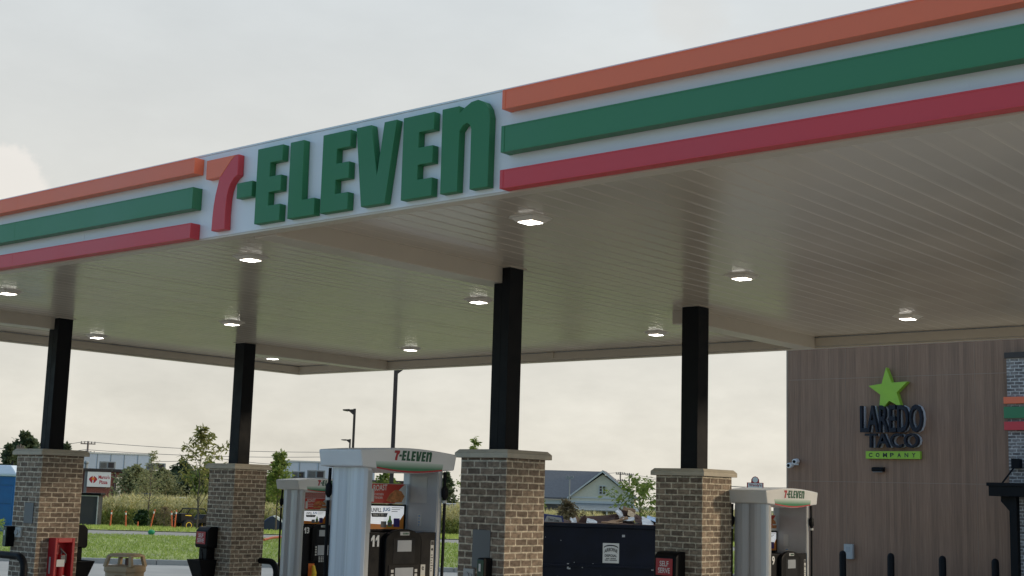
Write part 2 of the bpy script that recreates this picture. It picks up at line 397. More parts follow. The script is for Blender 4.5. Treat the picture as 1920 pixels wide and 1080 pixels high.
#PART2
# ------------------------------------------------------------------ canopy
CX0,CX1,CY0,CY1=-24.9,2.7,9.13,21.62
ZB,ZT,ZS=5.0,5.94,5.17
can=thing('station_canopy','long flat white station canopy with three coloured fascia stripes and a beige ribbed soffit','canopy',(0,0,0))
mb=MB()
mb.box(CX0,CX1,CY0,CY0+.14,ZB,ZT); mb.box(CX0,CX1,CY1-.14,CY1,ZB,ZT)
mb.box(CX0,CX0+.14,CY0+.14,CY1-.14,ZB,ZT); mb.box(CX1-.14,CX1,CY0+.14,CY1-.14,ZB,ZT)
mb.build('fascia',mt['white'],can,bevel=.008)
# inner return of the fascia, beige like the soffit, with a bottom trim angle
mb=MB()
mb.box(CX0+.143,CX1-.143,CY1-.19,CY1-.143,ZB+.004,ZS-.02); mb.box(CX0+.143,CX0+.19,CY0+.2,CY1-.192,ZB+.004,ZS-.02)
mb.box(CX1-.19,CX1-.143,CY0+.2,CY1-.192,ZB+.004,ZS-.02); mb.box(CX0+.143,CX1-.143,CY0+.143,CY0+.19,ZB+.004,ZS-.02)
mb.box(CX0-.004,CX1+.004,CY1-.15,CY1+.004,ZB-.022,ZB-.002); mb.box(CX0-.004,CX0+.15,CY0+.16,CY1-.152,ZB-.022,ZB-.002)
mb.box(CX0+.2,CX1-.2,CY0+.004,CY0+.15,ZB-.022,ZB-.002)
mb.build('fascia_return',mt['trim'],can)
# soffit decking: pans running front to back, each lapping the next
mb=MB(); w=.252; x=CX0+.15; k=0
while x<CX1-.16:
    x1=min(x+w,CX1-.15)
    vs=[(x,ZS+.003),(x+.005,ZS-.0019),(x1-.04,ZS-.0016),(x1-.03,ZS+.0008),(x1,ZS+.003),(x1,ZS+.05),(x,ZS+.05)]
    jit=random.uniform(-.0012,.0012)
    mb.prism([(a,b+(jit if 0<i<3 else 0)) for i,(a,b) in enumerate(vs)],CY0+.15,CY1-.15,'y')
    x=x1; k+=1
mb.build('soffit',mt['soffit'],can)
# roof deck
mb=MB().box(CX0+.15,CX1-.15,CY0+.15,CY1-.15,5.45,5.55); mb.build('roof_deck',mt['grey'],can)
BX=[-11.237,-21.742]
for bx in BX:
    for y0,y1 in ((CY0+.2,13.3),(17.5,CY1-.2)):
        mb=MB().box(bx-.36,bx,y0,y1,4.965,ZS+.02); mb.build('beam',mt['trim'],can,bevel=.012)
# stripes: left run and right run, each a box with a seam near its end
for nm,z0,z1,m in (('orange',5.737,5.912,'orange'),('green',5.338,5.578,'green'),('red',5.006,5.174,'red')):
    for a,b in ((CX0-.12,-12.30),(-7.81,CX1)):
        if a<-20: z0-=.014; z1-=.014
        else: z0+=0
        mb=MB().box(a,b,CY0-.127,CY0-.002,z0,z1)
        s=mb.build('stripe',mt[m],can,bevel=.006); s['label']=nm+' stripe along the fascia'
        mb=MB(); mb.box(a-.003 if a<-20 else a-.003,a+.035,CY0-.1315,CY0-.0025,z0-.002,z1+.002)
        mb.box(b-.035,b+.003,CY0-.1315,CY0-.0025,z0-.002,z1+.002)
        mb.box(a+.036,b-.036,CY0-.1305,CY0-.1075,z1-.012,z1+.002)
        mb.box(a+.036,b-.036,CY0-.1305,CY0-.1075,z0-.002,z0+.012)
        for sx in range(int(a)+4,int(b)-1,5): mb.box(sx,sx+.012,CY0-.1285,CY0-.05,z0+.013,z1-.013)
        mb.build('stripe_edging',mt[m],s,bevel=.003)
    mb=MB().box(CX0-.122,CX0-.002,CY0-.0,CY1,max(z0,5.04),z1); mb.build('stripe',mt[m],can,bevel=.006)
mb=MB()
for sx in (-20.6,-17.5,-14.6,-3.6,-.6): mb.box(sx,sx+.012,CY0-.0035,CY0+.01,ZB+.004,ZT-.006)
mb.box(CX0-.003,CX1+.003,CY0-.006,CY0+.145,ZT+.001,ZT+.018)
mb.build('fascia_seam',mt['white'],can)
# small junction box on the back return
mb=MB().cbox(-17.1,CY1-.2,5.1,.16,.05,.12); mb.build('junction_box',mt['trim'],can,bevel=.008)

# channel letter sign on the fascia
sg=thing('channel_letter_sign','raised green letters reading 7-ELEVEN with an orange and red seven on the canopy front','sign',(-12.371,CY0,5.038))
D0,D1=-.085,-.003
SC=lambda P:[(a*1.014,b*1.014) for a,b in P]
mb=MB().prism(SC(L7r),D0,D1); nu=mb.build('numeral',mt['red'],sg,bevel=.006)
mb=MB().prism(SC(L7o),D0+.001,D1); mb.build('numeral_flag',mt['orange'],nu,bevel=.005)
for i,p in enumerate(GREENS):
    mb=MB().prism(SC(p),D0,D1); mb.build('hyphen' if i==0 else 'letter',mt['letter'],sg,bevel=.006)

# ------------------------------------------------------------------ canopy lights
pos=[(-8.95,10.82),(-8.95,15.1),(-8.75,19.65),(-13.5,10.82),(-13.45,15.1),(-13.35,19.65),(-19.35,10.87),(-19.25,15.1),(-19.3,19.65),(-23.6,15.22),(-23.55,19.65)]
lab=['square canopy light nearest the camera, below the end of the sign','square canopy light to the right of the black column, mid canopy','rightmost square canopy light, over the brown shop wall',
 'square canopy light under the letter E just right of the red seven','square canopy light just left of the front right black column','square canopy light between the two right black columns, near the back edge',
 'leftmost square canopy light, at the left picture edge','square canopy light just above the back left black column','square canopy light above the tall bronze light pole, near the back edge',
 'square canopy light between the two left black columns','square canopy light in the far left back corner, right of the back left column']
cl=thing('canopy_light',lab[0],'light',(pos[0][0],pos[0][1],5.122),group='square lights under the canopy')
mb=MB()
o=[(.205*a,.205*b) for a,b in ((-1,-.55),(-.55,-1),(.55,-1),(1,-.55),(1,.55),(.55,1),(-.55,1),(-1,.55))]
mb.prism(o,.042,.056,'z'); mb.build('mounting_plate',mt['lightbody'],cl)
mb=MB()
a,b=.15,.112
mb.add([(-a,-a,.041),(a,-a,.041),(a,a,.041),(-a,a,.041),(-b,-b,.0),(b,-b,.0),(b,b,.0),(-b,b,.0)],[(0,1,2,3),(4,7,6,5),(0,4,5,1),(1,5,6,2),(2,6,7,3),(3,7,4,0)])
mb.build('housing',mt['lightbody'],cl,bevel=.006)
mb=MB().box(-.092,.092,-.092,.092,-.006,-.002); mb.build('lens',mt['lens'],cl)
for p,l in list(zip(pos,lab))[1:]: dup(cl,(p[0],p[1],5.122),l)

# ------------------------------------------------------------------ canopy columns
def column(label,loc,brick_h,notch,hw=.4,r=.145):
    t=thing('canopy_column',label,'column',loc,0,'brick and steel canopy columns')
    H=brick_h; top=ZS-loc[2]
    mb=MB().box(-hw,hw,-hw,hw,-.2,H); mb.build('brick_base',mt['brick'],t,bevel=.006)
    mb=MB()
    a,b=hw+.06,hw+.02
    mb.box(-a,a,-a,a,H+.001,H+.062)
    mb.add([(-a,-a,H+.062),(a,-a,H+.062),(a,a,H+.062),(-a,a,H+.062),(-b,-b,H+.105),(b,-b,H+.105),(b,b,H+.105),(-b,b,H+.105)],[(4,5,6,7),(0,1,5,4),(1,2,6,5),(2,3,7,6),(3,0,4,7)])
    mb.build('stone_cap',mt['cap'],t,bevel=.006)
    mb=MB()
    if notch:
        mb.box(-r,.0,-r,r,H+.107,4.963-loc[2]); mb.box(.002,r,-r,r,H+.107,top-.012)
        mb.box(-.004,.006,-r-.003,-r+.03,H+.107,4.96-loc[2])
    else:
        mb.box(-r,r,-r,r,H+.107,top-.012)
    mb.build('steel_post',mt['black'],t,bevel=.008)
    mb=MB()
    if notch: mb.box(.004,r+.03,-r-.03,r+.03,top-.011,top-.002)
    else: mb.box(-r-.04,r+.04,-r-.04,r+.04,top-.011,top-.002)
    mb.build('ceiling_collar',mt['trim'],t)
    return t
zi=lambda x,y: zg(x,y)+.15
c3=(-11.235,13.18,zi(-11.15,13.25)); c4=(-11.05,17.3,zi(-11.05,17.3))
c1=(-21.755,13.295,c3[2]); c2=(-21.83,17.5,zi(-21.85,17.4))
A=column('notched black column on brown brick in front of the dumpster\'s left end',c3,2.85-.105-c3[2],True,.375,.132)
B=column('black column on brown brick between the navy dumpster and fuel pump 9',c4,2.755-.105-c4[2],False)
A2=dup(A,c1,'leftmost black column on brown brick, with the red extinguisher cabinet on it'); A2.scale=(1.08,1.08,1)
B2=dup(B,c2,'black column on brown brick between the leftmost column and fuel pump 13')
def plate(t,y0,z0,z1,x0,x1):
    mb=MB().box(x0,x1,-.388,-.376,z0,z1); p=mb.build('access_plate',mt['grey'],t,bevel=.004); return p
def outlet(t,x,z):
    mb=MB().box(x-.085,x+.085,-.415,-.376,z-.085,z+.085); p=mb.build('outlet_cover',mt['cover'],t,bevel=.01)
    mb=MB(); mb.tube([(x-.02,-.42,z),(x-.02,-.437,z)],.045,14); mb.tube([(x+.045,-.417,z+.01),(x+.045,-.425,z+.01)],.022,10)
    mb.build('outlet_flap',mt['lgrey'],p)
plate(A,0,1.16,1.62,-.13,.155); outlet(A,-.16,1.08-.02)
plate(A2,0,1.33,1.68,-.02,.24); outlet(A2,-.12,1.17)

# paper towel dispensers
td=thing('towel_dispenser','black towel box with a green tinted front on the column beside the dumpster','dispenser',(c3[0]+.145,c3[1]-.377,1.36),0,'towel dispensers on the front columns')
mb=MB().prism([(-.055,-.17),(.055,-.17),(.055,.18),(-.055,.18)],-.16,0); mb.build('case',mt['blackp'],td,bevel=.02)
mb=MB().box(-.048,.048,-.168,-.161,-.16,.16); dd=mb.build('front',mt['darkglass'],td,bevel=.004)
mb=MB().box(-.02,.01,-.171,-.1685,.02,.11); mb.build('lettering',mt['txtwhite'],dd)
dup(td,(c1[0]-.33,c1[1]-.407,1.34),'black towel box on the leftmost column, left of the red extinguisher cabinet')

# windshield wash stations
def wash(label,loc,rz,group='self serve windshield wash stations'):
    t=thing('wash_station',label,'wash station',loc,rz,group)
    mb=MB().prism([(-.0,0),(-.23,.0),(-.26,.04),(-.25,.33),(-.18,.40),(0,.41)],-.19,.19,'x'); cs=mb.build('dispenser_case',mt['blackp'],t,bevel=.025,seg=3)
    mb=MB().box(-.14,.14,-.268,-.262,.075,.31); s=mb.build('self_serve_panel',mt['signred'],t)
    mb=MB()
    for w_,z in (('SELF',.20),('SERVE',.105)):
        v,f=text_verts(w_,.15 if w_=='SELF' else .2,.075,.012); mb.add([(p[0]-(.075 if w_=='SELF' else .1),-.2695,p[2]+z) for p in v],f)
    mb.build('lettering',mt['txtwhite'],s,fix=False)
    mb=MB().box(-.12,.12,-.2,-.003,-.22,-.001); mb.build('neck',mt['blackp'],t,bevel=.012)
    mb=MB()
    q=lambda a,y0,y1,z:[(-a,y0,z),(a,y0,z),(a,y1,z),(-a,y1,z)]
    rings=[q(.13,-.2,-.02,-.80),q(.2,-.40,-.01,-.28),q(.21,-.42,-.005,-.22),q(.185,-.39,-.03,-.22),q(.15,-.33,-.05,-.5)]
    vs=[p for r_ in rings for p in r_]; fs=[(0,3,2,1)]
    for i in range(4):
        for j in range(4): fs.append((i*4+j,i*4+(j+1)%4,i*4+4+(j+1)%4,i*4+4+j))
    fs.append((16,17,18,19)); mb.add(vs,fs); mb.build('bucket',mt['blackp'],t,bevel=.012)
    mb=MB().tube([(.12,-.24,-.40),(.13,-.33,-.02)],.014,8); sq=mb.build('squeegee',mt['blackp'],t)
    return t
W4=wash('black SELF SERVE wash station on the brick column beside fuel pump 9',(c4[0]-.06,c4[1]-.402,1.16),0)
W2=dup(W4,(c2[0]-.19,c2[1]-.402,1.11),'black SELF SERVE wash station on the column left of fuel pump 13')
W1=dup(W4,(c1[0]+.12,c1[1]+.407,1.16),'black wash station seen from the side on the right edge of the leftmost column',math.pi)

# fire extinguisher cabinet
ec=thing('extinguisher_cabinet','red plastic fire extinguisher cabinet on the leftmost brick column','cabinet',(c1[0]+.407,c1[1]+.02,.57))
ec.scale=(.9,.86,1)
mb=MB()
mb.box(0,.03,-.22,.22,0,.78); mb.box(.031,.24,-.22,-.165,0,.78); mb.box(.031,.24,.165,.22,0,.78); mb.box(.031,.24,-.164,.164,.7,.78); mb.box(.031,.24,-.164,.164,0,.07)
mb.build('case',mt['exred'],ec,bevel=.012)
mb=MB().cyl(.13,.0,.09,.5,.075,16); e=mb.build('extinguisher',mt['exred'],ec,smooth=True)
mb=MB().tube([(.13,0,.5),(.13,.0,.58),(.16,-.05,.60)],.018,8); mb.tube([(.15,-.02,.58),(.19,.07,.5),(.19,.06,.36)],.014,8); mb.cbox(.2,.0,.44,.01,.09,.1); mb.build('hose_and_tag',mt['grey'],e)
mb=MB().box(.241,.246,-.166,.01,.30,.42); mb.build('notice',mt['txtwhite'],ec)
mb=MB().prism([(-.05,.13),(0,.105),(.05,.13),(0,.155)],.241,.245,'x'); mb.build('label',mt['txtwhite'],ec)
mb=MB().box(.08,.13,-.232,-.2205,.18,.46); mb.build('pull_handle',mt['lgrey'],ec,bevel=.01)
mb=MB()
for yy in (-.168,.158): mb.box(.2405,.2455,yy,yy+.01,.075,.70)
mb.build('window_edging',mt['clear'],ec)

# ------------------------------------------------------------------ fuel pumps
def emblem(mb_r,mb_g,scale,ox,oz,axis_y,off,y_dir=1):
    """flat store emblem on a plane x=off, running along +y"""
    for P in (L7o,L7r): mb_r.prism([(oy_(ox,p[0]+p[1]*.16,scale),oz+p[1]*scale*1.05) for p in P],off,off+.0025,'x')
    for P in GREENS: mb_g.prism([(oy_(ox,p[0]+p[1]*.16,scale),oz+p[1]*scale*1.05) for p in P],off,off+.0025,'x')
def oy_(o,v,s): return o+v*s
ONE=[(0,.70),(.42,1),(.78,1),(.78,0),(.36,0),(.36,.64),(0,.46)]
def number_shape(num,w,h,d,bold):
    V=[];F=[]
    cw=w/len(num)
    for i,ch in enumerate(num):
        if ch=='1':
            tb=MB().prism([(a*cw*.95,b*h) for a,b in ONE],-d,0,'y'); v,f=[tuple(q) for q in tb.v],tb.f
        else: v,f=text_thick(ch,cw*.92,h,d,bold)
        o=len(V); V+=[(q[0]+i*cw,q[1],q[2]) for q in v]; F+=[[j+o for j in g] for g in f]
    return V,F
def half(t,num,mirror):
    """one customer side of a pump, built facing +x; mirror turns it to the back"""
    mx=Matrix.Rotation(math.pi,4,'Z') if mirror else Matrix.Identity(4)
    def B(mb,name,mats,parent=None,**k):
        mb.v=[mx@v for v in mb.v]; return mb.build(name,mats,parent or t,**k)
    # header graphics
    mb=MB(); 
    up_=[(-.42+.84*i/16, 2.235+.012*math.sin(math.pi*i/16)) for i in range(17)]
    lo_=[(-.40+.80*i/16, 2.215-.045*math.sin(math.pi*i/16)) for i in range(17)]
    g=[(-.44,2.315)]+[(-.43+.0*i,2.30) for i in range(0)]
    top=[(-.49+.98*i/16,2.305+.006*math.sin(math.pi*i/16)) for i in range(17)]
    bot=[(-.475+.95*i/16,2.243-.032*math.sin(math.pi*i/16)) for i in range(17)]
    mb.prism(top+bot[::-1],.4015,.4035,'x'); B(mb,'green_band',gradm,t)
    bot2=[(y,z-.017-.004*math.sin(math.pi*i/16)) for i,(y,z) in enumerate(bot)]
    mb=MB().prism(bot+bot2[::-1],.4015,.4042,'x'); B(mb,'red_band',mt['txtred'],t)
    r=MB(); gq=MB(); s=.133; emblem(r,gq,s,-.275,2.325,0,.402); 
    rm=[mx@v for v in r.v]; B(r,'numeral_lettering',mt['txtred'],t); B(gq,'store_lettering',mt['txtgreen'],t)
    # cabinet front
    mb=MB().box(.281,.325,-.475,.475,.55,1.515); door=B(mb,'front_door',mt['blackp'],bevel=.01)
    # number
    v,f=number_shape(num,.062*len(num) if len(num)>1 else .075,.125,.003,.03)
    mb=MB(); mb.add([(.3262-(p[1]),-.45+p[0],1.36+p[2]) for p in [(q[0],q[1],q[2]) for q in v]],f); B(mb,'pump_number',mt['txtwhite'],door)
    # card terminal with an arched hood
    TY=-.075; TZ=.07
    arch=[(-.297,.80)]+[(-.04+.257*math.cos(math.pi-a*math.pi/10),1.43+.125*math.sin(a*math.pi/10)) for a in range(11)]+[(.217,.80)]
    mb=MB().prism(arch,.3265,.40,'x'); term=B(mb,'card_terminal',mt['bezel'],bevel=.018)
    mb=MB().box(.4005,.404,-.03+TY,.10+TY,1.415+TZ,1.455+TZ); pl=B(mb,'terminal_badge',mt['lgrey'],term,bevel=.002)
    r=MB(); gq=MB(); emblem(r,gq,.024,-.018+TY,1.425+TZ,0,.4045); r.v+=[]; B(gq,'badge_lettering',mt['txtgreen'],pl)
    mb=MB().box(.4005,.403,-.12+TY,.19+TY,1.10+TZ,1.385+TZ); B(mb,'terminal_recess',mt['black'],term,bevel=.004)
    mb=MB().box(.4035,.407,-.065+TY,.135+TY,1.235+TZ,1.36+TZ); B(mb,'price_display',mt['lcd'],term)
    mb=MB().box(.4005,.410,-.18+TY,.25+TY,.75+TZ,1.085+TZ); B(mb,'terminal_frame',mt['blackp'],term,bevel=.008)
    mb=MB().box(.4105,.414,-.09+TY,.165+TY,.855+TZ,1.055+TZ); B(mb,'terminal_screen',mt['lcd'],term)
    for yy in (-.142,.195):
        mb=MB()
        for k in range(4): mb.cbox(.412,yy+.012+TY,1.02+TZ-.05*k,.004,.035,.034)
        B(mb,'screen_keys',mt['cover'],term)
    mb=MB()
    for i in range(4):
        for j in range(3): mb.cbox(.412,-.04+.055*j+TY,.82+TZ-.03*i,.006,.038,.02)
    B(mb,'keypad',mt['lgrey'],term)
    # stickers right of the terminal
    mb=MB().box(.3255,.327,.265,.335,.98,1.15); st=B(mb,'grade_sticker',mt['cover'],door); 
    mb=MB().box(.3275,.3283,.268,.332,.983,1.02); B(mb,'sticker_bar',mt['yellow'],st)
    mb=MB(); v,f=text_verts('e',.035,.045,.02); mb.add([(.328,.282+p[0],1.085+p[2]) for p in v],f); B(mb,'sticker_letter',mt['txtdark'],st,fix=False)
    mb=MB().box(.3255,.327,.405,.452,.98,1.42); st=B(mb,'warning_strip',mt['cover'],door)
    mb=MB().box(.3275,.3282,.408,.449,1.37,1.415); mb.tube([(.3275,.428,1.32),(.3281,.428,1.32)],.016,12); 
    for k in range(7): mb.box(.3275,.3282,.412,.438+.008*math.sin(k*2),1.25-.03*k,1.26-.03*k)
    B(mb,'warning_print',mt['txtdark'],st)
    # grade buttons, nozzle and boot low on the front
    mb=MB().box(.326,.330,-.31,-.17,.46,.76); B(mb,'fuel_label',mt['olabel'],t,bevel=.003)
    mb=MB().box(.301,.36,-.3,.3,.30,.325); B(mb,'nozzle_shelf',mt['blackp'],t,bevel=.006)
    for ny,nz in ((-.24,-.02),(.47,.12)):
        mb=MB().tube([(.36,ny,.34+nz),(.42,ny,.46+nz),(.44,ny,.60+nz),(.40,ny,.74+nz)],[.04,.05,.05,.03],10); B(mb,'nozzle',mt['yellow'],t,smooth=True)
    # hose
    mb=MB().tube([(.36,.555,2.22),(.365,.56,1.9),(.365,.56,1.2),(.37,.54,.55),(.38,.5,.3),(.39,.5,.32),(.37,.47,.45)],.019,10); hs=B(mb,'hose',mt['blackp'],t,smooth=True)
    mb=MB().tube([(.363,.557,2.05),(.363,.557,2.02),(.365,.56,1.93),(.365,.56,1.90)],[.022,.04,.04,.022],12); B(mb,'hose_coupling',mt['blackp'],hs,smooth=True)
    mb=MB().tube([(.365,.56,1.885),(.365,.56,1.855)],.03,12); B(mb,'coupling_band',mt['cover'],hs)
    return t
def ad_board(t,kind):
    # promotion boards fill the bay between the side panels, on the back side of the opening
    mb=MB().box(-.275,-.255,-.469,.469,1.83,2.065); b=mb.build('promotion_board',mt['pumpwhite'],t,bevel=.004)
    mb=MB().prism([(-.465,1.835),(.30,1.835),(.36,1.90),(.33,1.97),(.44,2.06),(-.465,2.06)],-.2545,-.2525,'x'); mb.build('red_print',mt['adred'],b)
    mb=MB()
    v,f=text_verts('ROAST',.20,.07,.02); mb.add([(-.2515,-.02+p[0],1.975+p[2]+p[0]*.05) for p in v],f)
    v,f=text_verts('1',.055,.15,.02); mb.add([(-.2515,-.06+p[0],1.85+p[2]) for p in v],f)
    v,f=text_verts('CHICKEN',.13,.025,.01); mb.add([(-.2515,-.0+p[0],1.925+p[2]) for p in v],f)
    v,f=text_verts('TENDER',.12,.025,.01); mb.add([(-.2515,-.0+p[0],1.885+p[2]) for p in v],f)
    mb.build('promotion_lettering',mt['txtwhite'],b,fix=False)
    mb=MB()
    if kind=='pizza':
        mb.prism([(.17,1.865),(.25,1.845),(.40,1.85),(.44,1.92),(.39,1.98),(.30,1.995),(.22,1.94)],-.2515,-.2495,'x')
    else:
        mb.prism([(.14+.15+.15*math.cos(a*math.pi/8),1.93+.08*math.sin(a*math.pi/8)) for a in range(9)],-.2515,-.2495,'x'); mb.prism([(.13,1.865),(.45,1.865),(.46,1.91),(.12,1.91)],-.2515,-.2487,'x')
    mb.build('food_print',mt['pizza'],b)
    # video screen
    mb=MB().box(-.285,-.245,-.469,.469,1.51,1.825); sf=mb.build('screen_frame',mt['blackp'],t,bevel=.006)
    mb=MB().box(-.2445,-.2425,-.445,.435,1.535,1.803); mb.build('screen_picture',mt['screen'],sf)
    z=.0
    mb=MB().prism([(-.445,1.5352),(.434,1.5352),(.434,1.71),(.35,1.60),(.22,1.585),(-.445,1.615)],-.242,-.241,'x'); mb.build('picture_orange',mt['adorange'],sf)
    mb=MB(); v,f=text_verts('JUG',.11,.055,.03); mb.add([(-.241,.12+p[0],1.73+p[2]) for p in v],f); mb.build('picture_blue_lettering',mt['adblue'],sf,fix=False)
    mb=MB(); v,f=text_verts('UNFILL',.15,.05,.02); mb.add([(-.241,-.045+p[0],1.73+p[2]) for p in v],f)
    mb.prism([(-.03,1.675),(.18,1.675),(.195,1.72),(-.045,1.72)],-.242,-.2405,'x')
    for k in range(3): mb.box(-.242,-.2408,.25,.42-.04*k,1.78-.022*k,1.786-.022*k)
    mb.build('picture_lettering',mt['txtdark'],sf,fix=False)
    mb=MB(); v,f=text_verts('TAKE IT TO 11',.19,.026,.02); mb.add([(-.2398,-.018+p[0],1.685+p[2]) for p in v],f); mb.build('picture_white_lettering',mt['txtwhite'],sf,fix=False)
    mb=MB(); mb.prism([(.20,1.56),(.26,1.56),(.265,1.62),(.245,1.65),(.24,1.69),(.22,1.69),(.215,1.65),(.195,1.62)],-.2405,-.2395,'x'); mb.build('picture_bottle',mt['bottle'],sf)
    mb=MB(); mb.box(-.2405,-.2396,.10,.18,1.555,1.625); mb.box(-.2405,-.2391,.20,.26,1.57,1.615); mb.build('picture_cans',mt['grey'],sf)
    mb=MB(); mb.box(-.2405,-.2396,.285,.375,1.56,1.66); mb.build('picture_packet',mt['purple'],sf)
# green band fading upward, a printed graphic
gradm=bpy.data.materials.new('printed green fade'); gradm.use_nodes=True
def _g():
    nt=gradm.node_tree; N=nt.nodes; L=nt.links; b=N['Principled BSDF']; b.inputs['Roughness'].default_value=.4
    tc=N.new('ShaderNodeTexCoord'); sp=N.new('ShaderNodeSeparateXYZ'); L.new(tc.outputs['Object'],sp.inputs[0])
    mr=N.new('ShaderNodeMapRange'); mr.inputs[1].default_value=2.235; mr.inputs[2].default_value=2.308; L.new(sp.outputs[2],mr.inputs[0])
    mx=N.new('ShaderNodeMix'); mx.data_type='RGBA'; L.new(mr.outputs[0],mx.inputs[0]); mx.inputs[6].default_value=(.02,.20,.085,1); mx.inputs[7].default_value=(.62,.70,.64,1); L.new(mx.outputs[2],b.inputs['Base Color'])
_g()
def pump(label,loc,num,num2,kind,slip):
    t=thing('fuel_pump',label,'fuel pump',loc,0,'fuel pumps under the canopy')
    mb=MB().box(-.28,.28,-.478,.478,.0,1.50); mb.box(-.34,.34,-.6,.6,-.02,.1); mb.build('cabinet',mt['blackp'],t,bevel=.012)
    for s in (-1,1):
        pl=[(-.33,.0),(.33,.0),(.33,.06),(.30,.088),(.22,.103),(.10,.104),(.0,.092),(-.03,.076),(-.06,.080),(-.16,.096),(-.25,.094),(-.30,.08),(-.33,.05)]
        pl=[(x_,s*(.48+y_)) for x_,y_ in pl]
        mb=MB().prism(pl,.101,2.235,'z'); sp=mb.build('side_panel',mt['silver'],t,bevel=.006)
        mb=MB().box(-.20,.327,min(s*.47,s*.478),max(s*.47,s*.478),1.517,2.2); mb.build('inner_lining',mt['lgrey'],sp)
        mb=MB().box(.3305,.334,min(s*.482,s*.532),max(s*.482,s*.532),.12,2.2); mb.box(-.334,-.3305,min(s*.482,s*.532),max(s*.482,s*.532),.12,2.2); mb.build('edge_trim',mt['lgrey'],sp,bevel=.002)
    # header
    n=24
    top=[(-.70+1.4*i/n,2.425+.045*math.sin(math.pi*i/n)) for i in range(n+1)]
    bot=[(-.665+1.33*i/n,2.238-.055*math.sin(math.pi*i/n)**1.5) for i in range(n+1)]
    mb=MB(); rings=[]
    for x_,g in ((-.40,0),(.40,0)):
        rings.append([(x_,p[0],p[1]) for p in top]+[(x_,p[0],p[1]) for p in bot[::-1]])
    k=len(rings[0]); vs=rings[0]+rings[1]
    fs=[list(range(k)),list(range(2*k-1,k-1,-1))]+[(i,i+k,(i+1)%k+k,(i+1)%k) for i in range(k)]
    mb.add(vs,fs); mb.build('header',mt['pumpwhite'],t,bevel=.022,seg=3)
    t.scale=(.864,1.13,1)
    half(t,num,False); half(t,num2,True)
    ad_board(t,kind)
    # notice slip stuck on the far lining
    mb=MB()
    for a,b,z0,z1 in slip: mb.box(a,b,.4665,.4695,z0,z1)
    mb.build('notice_slip',mt['cover'],t)
    mb=MB()
    for a,b,z0,z1 in slip[1:]:
        for j in range(4): mb.box(a+.02,b-.03-.01*(j%2),.4655,.4663,z1-.03-.035*j,z1-.018-.035*j)
    mb.build('slip_print',mt['adblue'],t)
    return t
PX=-11.38
pump('tall fuel pump numbered 11 with blue grey sides, nearest the camera',(PX-.045,11.355,zi(PX,11.28)),'11','12','pizza',[(-.16,.14,1.85,2.16),(-.02,.06,1.58,1.72)])
pump('fuel pump numbered 9 standing before the brown shop wall',(-10.38,18.42,zi(-11,19)),'9','10','burger',[(-.12,-.02,1.6,1.78),(-.10,.0,1.45,1.58)])
pump('fuel pump numbered 13 half hidden behind the taller pump 11',(-21.56,19.33,zi(-21.6,19.2)),'13','14','burger',[(-.16,.14,1.9,2.16),(-.02,.06,1.58,1.72)])

# hoop bollards
def hoop(label,x,y,w,top):
    z=zg(x,y)-.05
    pts=[(x,y,z)]+[(x-.22+.22*math.cos(a*math.pi/16),y,top-.22-.06+.22*math.sin(a*math.pi/16)) for a in range(9)]+[(x-w+.22+.22*math.cos(math.pi/2+a*math.pi/16),y,top-.28+.22*math.sin(math.pi/2+a*math.pi/16)) for a in range(9)]+[(x-w,y,z)]
    mb=MB().tube(pts,.06,14); return tag(mb.build('hoop_barrier',mt['black'],smooth=True),label,'barrier','black hoop barriers at the island ends')
hoop('black steel hoop barrier in front of the leftmost brick column',-20.58,12.25,1.35,1.14)
hoop('black steel hoop barrier at the foot of fuel pump 13',-20.93,17.85,1.3,.94)

# litter bin
bp_=gp(246,22.0); bn=thing('litter_bin','tan plastic litter bin with an open four legged hood, on the paving before the lawn','litter bin',bp_,facing(bp_)-.5); bn.scale=(.82,.82,1)
mb=MB()
def ngon(r,n,z,ph=0): return [(r*a*.96,r*b*.96,z) for a,b in ((1,-.62),(1,.62),(.62,1),(-.62,1),(-1,.62),(-1,-.62),(-.62,-1),(.62,-1))]
rs=[(.26,0),(.31,.30),(.31,.84),(.335,.86),(.335,.93),(.28,.945)]
vs=[p for r_,z in rs for p in ngon(r_,8,z)]; fs=[list(range(8))[::-1]]
for i in range(len(rs)-1):
    for j in range(8): fs.append((i*8+j,i*8+(j+1)%8,i*8+8+(j+1)%8,i*8+8+j))
fs.append([40+j for j in range(8)]); mb.add(vs,fs); mb.build('bin_body',mt['tan'],bn,bevel=.015)
mb=MB()
for i in range(8):
    if i%2==0:
        a=math.pi/8+2*math.pi*i/8+math.pi/8
        b=a
        mb.tube([(.37*math.cos(a),.37*math.sin(a),.92),(.31*math.cos(a),.31*math.sin(a),1.085)],[.05,.045],6)
rs=[(.285,1.075),(.285,1.10),(.23,1.12)]
vs=[p for r_,z in rs for p in ngon(r_,8,z)]; fs=[list(range(8))[::-1]]
for i in range(2):
    for j in range(8): fs.append((i*8+j,i*8+(j+1)%8,i*8+8+(j+1)%8,i*8+8+j))
fs.append([16+j for j in range(8)]); mb.add(vs,fs); mb.build('hood',mt['tan'],bn,bevel=.008)
mb=MB().box(-.02,.12,-.33,-.318,.78,.81); mb.build('bin_label',mt['card'],bn)
mb=MB().cyl(.02,.05,.946,1.05,.05,10); mb.build('ashtray_post',mt['rust'],bn)
